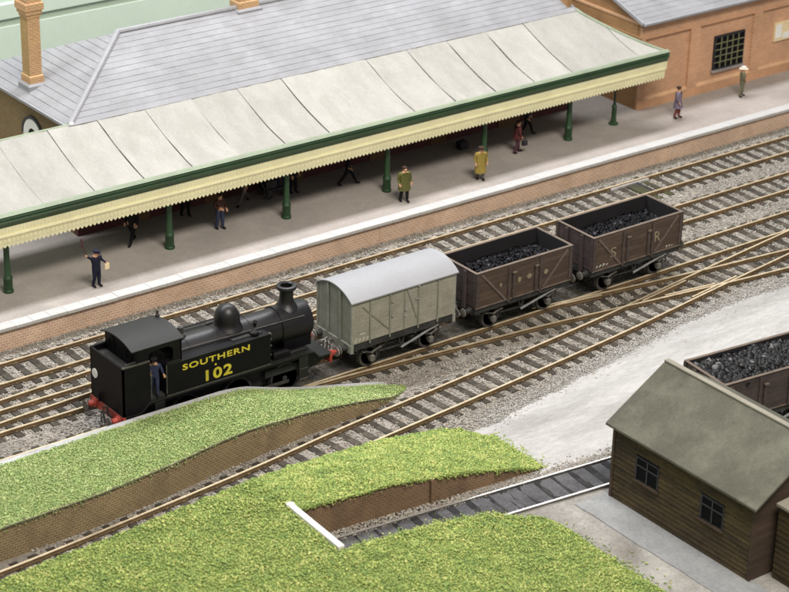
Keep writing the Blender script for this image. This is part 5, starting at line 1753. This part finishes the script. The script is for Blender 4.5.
def make_person(label, loc, face, coat, legs, boots='c_black', hat=None, hatkind='cap', stride=.0, arms=None, skirt=None, hands='skin', lean=0.0, h=1.74, group='figures on the platform'):
    """one continuous skinned body; clothes by region, skirt of the coat and the hat as children. Faces local -y."""
    t = thing('person', label, 'person', loc, face, group)
    k = h / 1.74
    V, E_, R_, Z_ = [], [], [], []

    def v(p, r_, par, zone):
        V.append((p[0], p[1] - lean * max(0, p[2] - .9), p[2])); R_.append(r_)
        if par is not None:
            E_.append((par, len(V) - 1)); Z_.append(zone)
        return len(V) - 1
    pel = v((0, 0, .94), (.155, .11), None, 'coat')
    wa = v((0, .0, 1.10), (.150, .105), pel, 'coat')
    chs = v((0, .005, 1.33), (.175, .115), wa, 'coat')
    nb_ = v((0, .0, 1.475), (.085, .08), chs, 'coat')
    nk = v((0, -.01, 1.53), (.055, .055), nb_, 'skin')
    hd = v((0, -.02, 1.625), (.082, .098), nk, 'skin')
    tp = v((0, -.01, 1.70), (.070, .082), hd, 'skin')
    v((0, -.128, 1.612), (.012, .012), hd, 'skin')
    arms = arms or (((.24, .02, 1.18), (.22, -.08, .95)), ((-.24, .02, 1.18), (-.22, -.08, .95)))
    for s, (el, hn) in zip((1, -1), arms):
        sh = v((s * .185, 0, 1.425), (.072, .072), chs, 'coat')
        e = v(el, (.056, .056), sh, 'coat')
        el_, hn_ = Vector(el), Vector(hn)
        d = (hn_ - el_).normalized()
        wr = v(hn_ - d * .03, (.036, .036), e, 'coat')
        pm = v(hn_ + d * .045, (.038, .022), wr, 'skin')
        side = d.cross(Vector((0, 1, 0) if abs(d.y) < .8 else (0, 0, 1))).normalized()
        for f in range(4):
            o_ = side * (f - 1.5) * .019
            q1 = v(hn_ + d * (.085 + .004 * (1 - abs(f - 1.3))) + o_, (.009, .009), pm, 'skin')
            v(hn_ + d * (.125 + .008 * (1 - abs(f - 1.3))) + o_ + Vector((0, -.012, -.004)), (.0075, .0075), q1, 'skin')
        v(hn_ + d * .05 + side * .055 + Vector((0, -.02, 0)), (.010, .010), pm, 'skin')
    for s in (1, -1):
        st = stride * s
        hp = v((s * .085, 0, .87), (.098, .098), pel, 'legs')
        kn = v((s * .09, -st * .5 - .015, .49), (.070, .070), hp, 'legs')
        ak = v((s * .09, -st + .01 + (.05 if st < 0 else 0), .10), (.050, .055), kn, 'legs')
        v((s * .10, -st - .14 + (.05 if st < 0 else 0), .045), (.046, .040), ak, 'boots')
    me = bpy.data.meshes.new('body')
    me.from_pydata(V, E_, [])
    tmp = bpy.data.objects.new('body', me)
    C.objects.link(tmp)
    md = tmp.modifiers.new('skin', 'SKIN'); md.use_smooth_shade = True
    for i_, r_ in enumerate(R_):
        sv = me.skin_vertices[0].data[i_]
        sv.radius = r_
        sv.use_root = (i_ == 0)
    tmp.modifiers.new('sub', 'SUBSURF').levels = 1
    dg = bpy.context.evaluated_depsgraph_get()
    body = bpy.data.meshes.new_from_object(tmp.evaluated_get(dg))
    bpy.data.objects.remove(tmp)
    body.materials.clear()
    zones = ['coat', 'skin', 'legs', 'boots']
    for z in zones:
        body.materials.append(MT[{'coat': coat, 'skin': 'skin', 'legs': legs, 'boots': boots}[z]])
    A = np.array([V[a] for a, b in E_]); B = np.array([V[b] for a, b in E_])
    for p in body.polygons:
        c = np.array(p.center)
        ab = B - A
        tt = np.clip(((c - A) * ab).sum(1) / (ab * ab).sum(1), 0, 1)
        dd = np.linalg.norm(A + ab * tt[:, None] - c, axis=1)
        p.material_index = zones.index(Z_[int(dd.argmin())])
        p.use_smooth = True
    body.transform(Matrix.Diagonal((k * BULK, k * BULK, k, 1)))
    link('body', body, t)
    L_ = lambda p: (p[0] * k * BULK, (p[1] - lean * max(0, p[2] - .9)) * k * BULK, p[2] * k)
    if skirt:
        mb = MB()
        rows = []
        for z, rx, ry in ((1.40, .19, .13), (1.25, .20, .135), (1.05, .185, .13), (skirt + .15, .215, .17), (skirt, .235, .19)):
            rows.append([L_((rx * math.cos(a), ry * math.sin(a) + .0, z)) for a in np.linspace(0, 2 * PI, 17)[:-1]])
        mb.strip(rows, closed=True)
        part(mb, 'coat', coat, t, world=False, smooth=True)
    if hat:
        if hatkind == 'cap':
            mb = MB().lathe([(.098, 1.665), (.10, 1.70), (.125, 1.735), (.115, 1.76), (0, 1.765)], (0, -.015, 0), 16, sx=.95, sy=1.1)
            mb.box(-.06, .06, -.19, -.09, 1.668, 1.683)
        elif hatkind == 'hair':
            mb = MB().lathe([(.086, 1.62), (.098, 1.67), (.088, 1.715), (.05, 1.745), (0, 1.752)], (0, .008, 0), 16, sx=.9, sy=1.05)
        else:
            mb = MB().lathe([(.17, 1.675), (.175, 1.69), (.10, 1.70), (.105, 1.78), (.08, 1.81), (0, 1.80)], (0, -.01, 0), 18, sx=.95, sy=1.1)
        mb.v = [L_(p) for p in mb.v]
        part(mb, 'hair' if hatkind == 'hair' else 'hat', hat, t, world=False, smooth=True)
    return t


toward = lambda deg: math.radians(deg)   # 0 faces the tracks
make_person('porter in navy uniform and cap raising one arm by the left column', (-5.16, 10.24, PZ), toward(20), 'c_navy', 'c_navy', hat='c_navy', hatkind='cap', stride=.03,
            arms=(((.27, .02, 1.20), (.37, -.12, 1.02)), ((-.36, -.05, 1.56), (-.58, -.10, 1.78))), h=1.72)
fl = thing('signal_flag', 'furled dark flag on a short stick above the waving porter', 'flag', (-5.75, 10.2, 2.75))
part(MB().tube([(-5.70, 10.14, 2.66), (-5.78, 10.16, 2.95), (-5.90, 10.2, 3.40)], .018, 6), 'stick', 'c_brownred', fl)
part(MB().lathe([(.03, 2.98), (.055, 3.05), (.05, 3.3), (.02, 3.42)], (-5.84, 10.18, 0), 8, sx=.9), 'cloth', 'c_plum', fl)
pp = part(MB().box(-4.88, -4.66, 9.98, 10.0, 1.80, 2.06, bev=.01), 'paper', 'poster')
tag(pp, 'pale sheet of paper in the lowered hand of the waving porter', 'paper')
make_person('man in black suit striding, head hidden behind the valance', (-1.52, 13.35, PZ), toward(-60), 'c_black', 'c_black', hat='c_black', hatkind='hat', stride=.30)
make_person('man in brown red jacket and blue trousers facing the tracks', (2.59, 12.48, PZ), toward(10), 'c_brownred', 'c_blue', hat='c_hair', hatkind='hair', stride=.05, arms=(((.25, .02, 1.2), (.20, -.12, .98)), ((-.25, .02, 1.2), (-.12, -.16, 1.1))))
make_person('man in black walking between the columns, half hidden by the valance', (10.52, 13.44, PZ), toward(60), 'c_black', 'c_black', hat='c_black', hatkind='hat', stride=.32)
make_person('man in short olive green coat and black trousers near the platform edge', (11.47, 10.28, PZ), toward(-10), 'c_olive', 'c_black', hat='c_hair', hatkind='hair', stride=.06, skirt=.62, h=1.80)
make_person('man in long mustard yellow coat and dark cap near the platform edge', (16.18, 10.38, PZ), toward(-20), 'c_yellow', 'c_grey', hat='c_hair', hatkind='cap', stride=.05, skirt=.42, h=1.70)
make_person('person in maroon coat and trousers carrying a bag under the canopy', (19.95, 12.09, PZ), toward(70), 'c_maroon', 'c_plum', hat='c_hair', hatkind='hair', stride=.10, skirt=.8, h=1.72)
make_person('dark dressed man behind the person in maroon', (22.0, 13.75, PZ), toward(40), 'c_navy', 'c_black', hat='c_black', hatkind='hat', stride=.2)
make_person('man in long lavender grey coat and red trousers in the open', (30.04, 11.16, PZ), toward(35), 'c_lavender', 'c_red', hat='c_hair', hatkind='hair', stride=.05, skirt=.62, h=1.76)
make_person('man in green tweed suit and white hat by the barred window', (35.18, 11.6, PZ), toward(60), 'c_tweed', 'c_tweed', hat='c_white', hatkind='hat', stride=.06, h=1.66)
make_person('man in grey trousers walking near the station wall', (5.10, 14.3, PZ), toward(-75), 'c_black', 'c_grey', hat='c_black', hatkind='hat', stride=.36)
make_person('man in black standing beside the second green column from the left', (2.07, 14.6, PZ), toward(0), 'c_black', 'c_black', hat='c_black', hatkind='cap', stride=.08)
make_person('dark figure standing beside the luggage trolley', (7.75, 14.05, PZ), toward(20), 'c_black', 'c_black', hat='c_black', hatkind='hat', stride=.05)
make_person('locomotive driver in blue overalls standing in the cab doorway', (-9.12, -.92, 1.79), toward(-25), 'c_overall', 'c_overall', hat='c_black', hatkind='cap', stride=.10, arms=(((.24, -.02, 1.2), (.30, -.1, 1.0)), ((-.24, .02, 1.2), (-.24, -.12, 1.0))), h=1.56, group='engine crew')

# carried bag, luggage trolley and suitcase under the canopy
bg_ = thing('hand_bag', 'dark bag held by the person in maroon', 'bag', (20.15, 11.9, 1.6))
part(MB().box(20.02, 20.3, 11.72, 11.86, 1.42, 1.68, bev=.04), 'case', 'leather', bg_)
part(MB().tube([(20.08, 11.79, 1.68), (20.1, 11.79, 1.78), (20.2, 11.79, 1.78), (20.24, 11.79, 1.68)], .014, 6), 'handle', 'leather', bg_)
lt = thing('luggage_trolley', 'dark luggage trolley loaded with trunks behind a column', 'trolley', (6.9, 14.4, PZ))
part(MB().box(6.2, 7.5, 14.0, 14.8, 1.36, 1.46, bev=.02), 'deck', 'leather', lt)
for x_ in (6.4, 7.3):
    for y_ in (14.05, 14.75):
        part(MB().lathe([(.0, -.03), (.2, -.03), (.2, .03), (0, .03)], (x_, y_, PZ + .2), 14, 'y'), 'wheel', 'wheel', lt)
part(MB().tube([(6.2, 14.1, 1.4), (5.95, 14.1, 1.95), (5.95, 14.7, 1.95), (6.2, 14.7, 1.4)], .025, 6), 'handle', 'iron', lt)
for (a, b, c, d, z0, z1, m_) in ((6.25, 6.85, 14.1, 14.7, 1.46, 1.86, 'leather'), (6.9, 7.45, 14.1, 14.7, 1.46, 2.0, 'c_navy')):
    tk_ = thing('trunk', 'dark trunk lying on the luggage trolley' if m_ == 'leather' else 'taller navy trunk standing on the luggage trolley', 'trunk', ((a + b) / 2, (c + d) / 2, z0))
    part(MB().box(a, b, c, d, z0, z1, bev=.03), 'case', m_, tk_)
    part(MB().box(a + .15, a + .2, c - .01, d + .01, z0, z1 + .01), 'strap', 'c_brownred', tk_)
sc = thing('suitcase', 'small black suitcase alone on the platform left of the yellow coat', 'suitcase', (18.05, 14.1, PZ))
part(MB().box(17.8, 18.3, 13.9, 14.3, PZ, PZ + .42, bev=.08), 'case', 'leather', sc)
part(MB().tube([(17.95, 14.1, PZ + .42), (17.97, 14.1, PZ + .5), (18.13, 14.1, PZ + .5), (18.15, 14.1, PZ + .42)], .016, 6), 'handle', 'leather', sc)
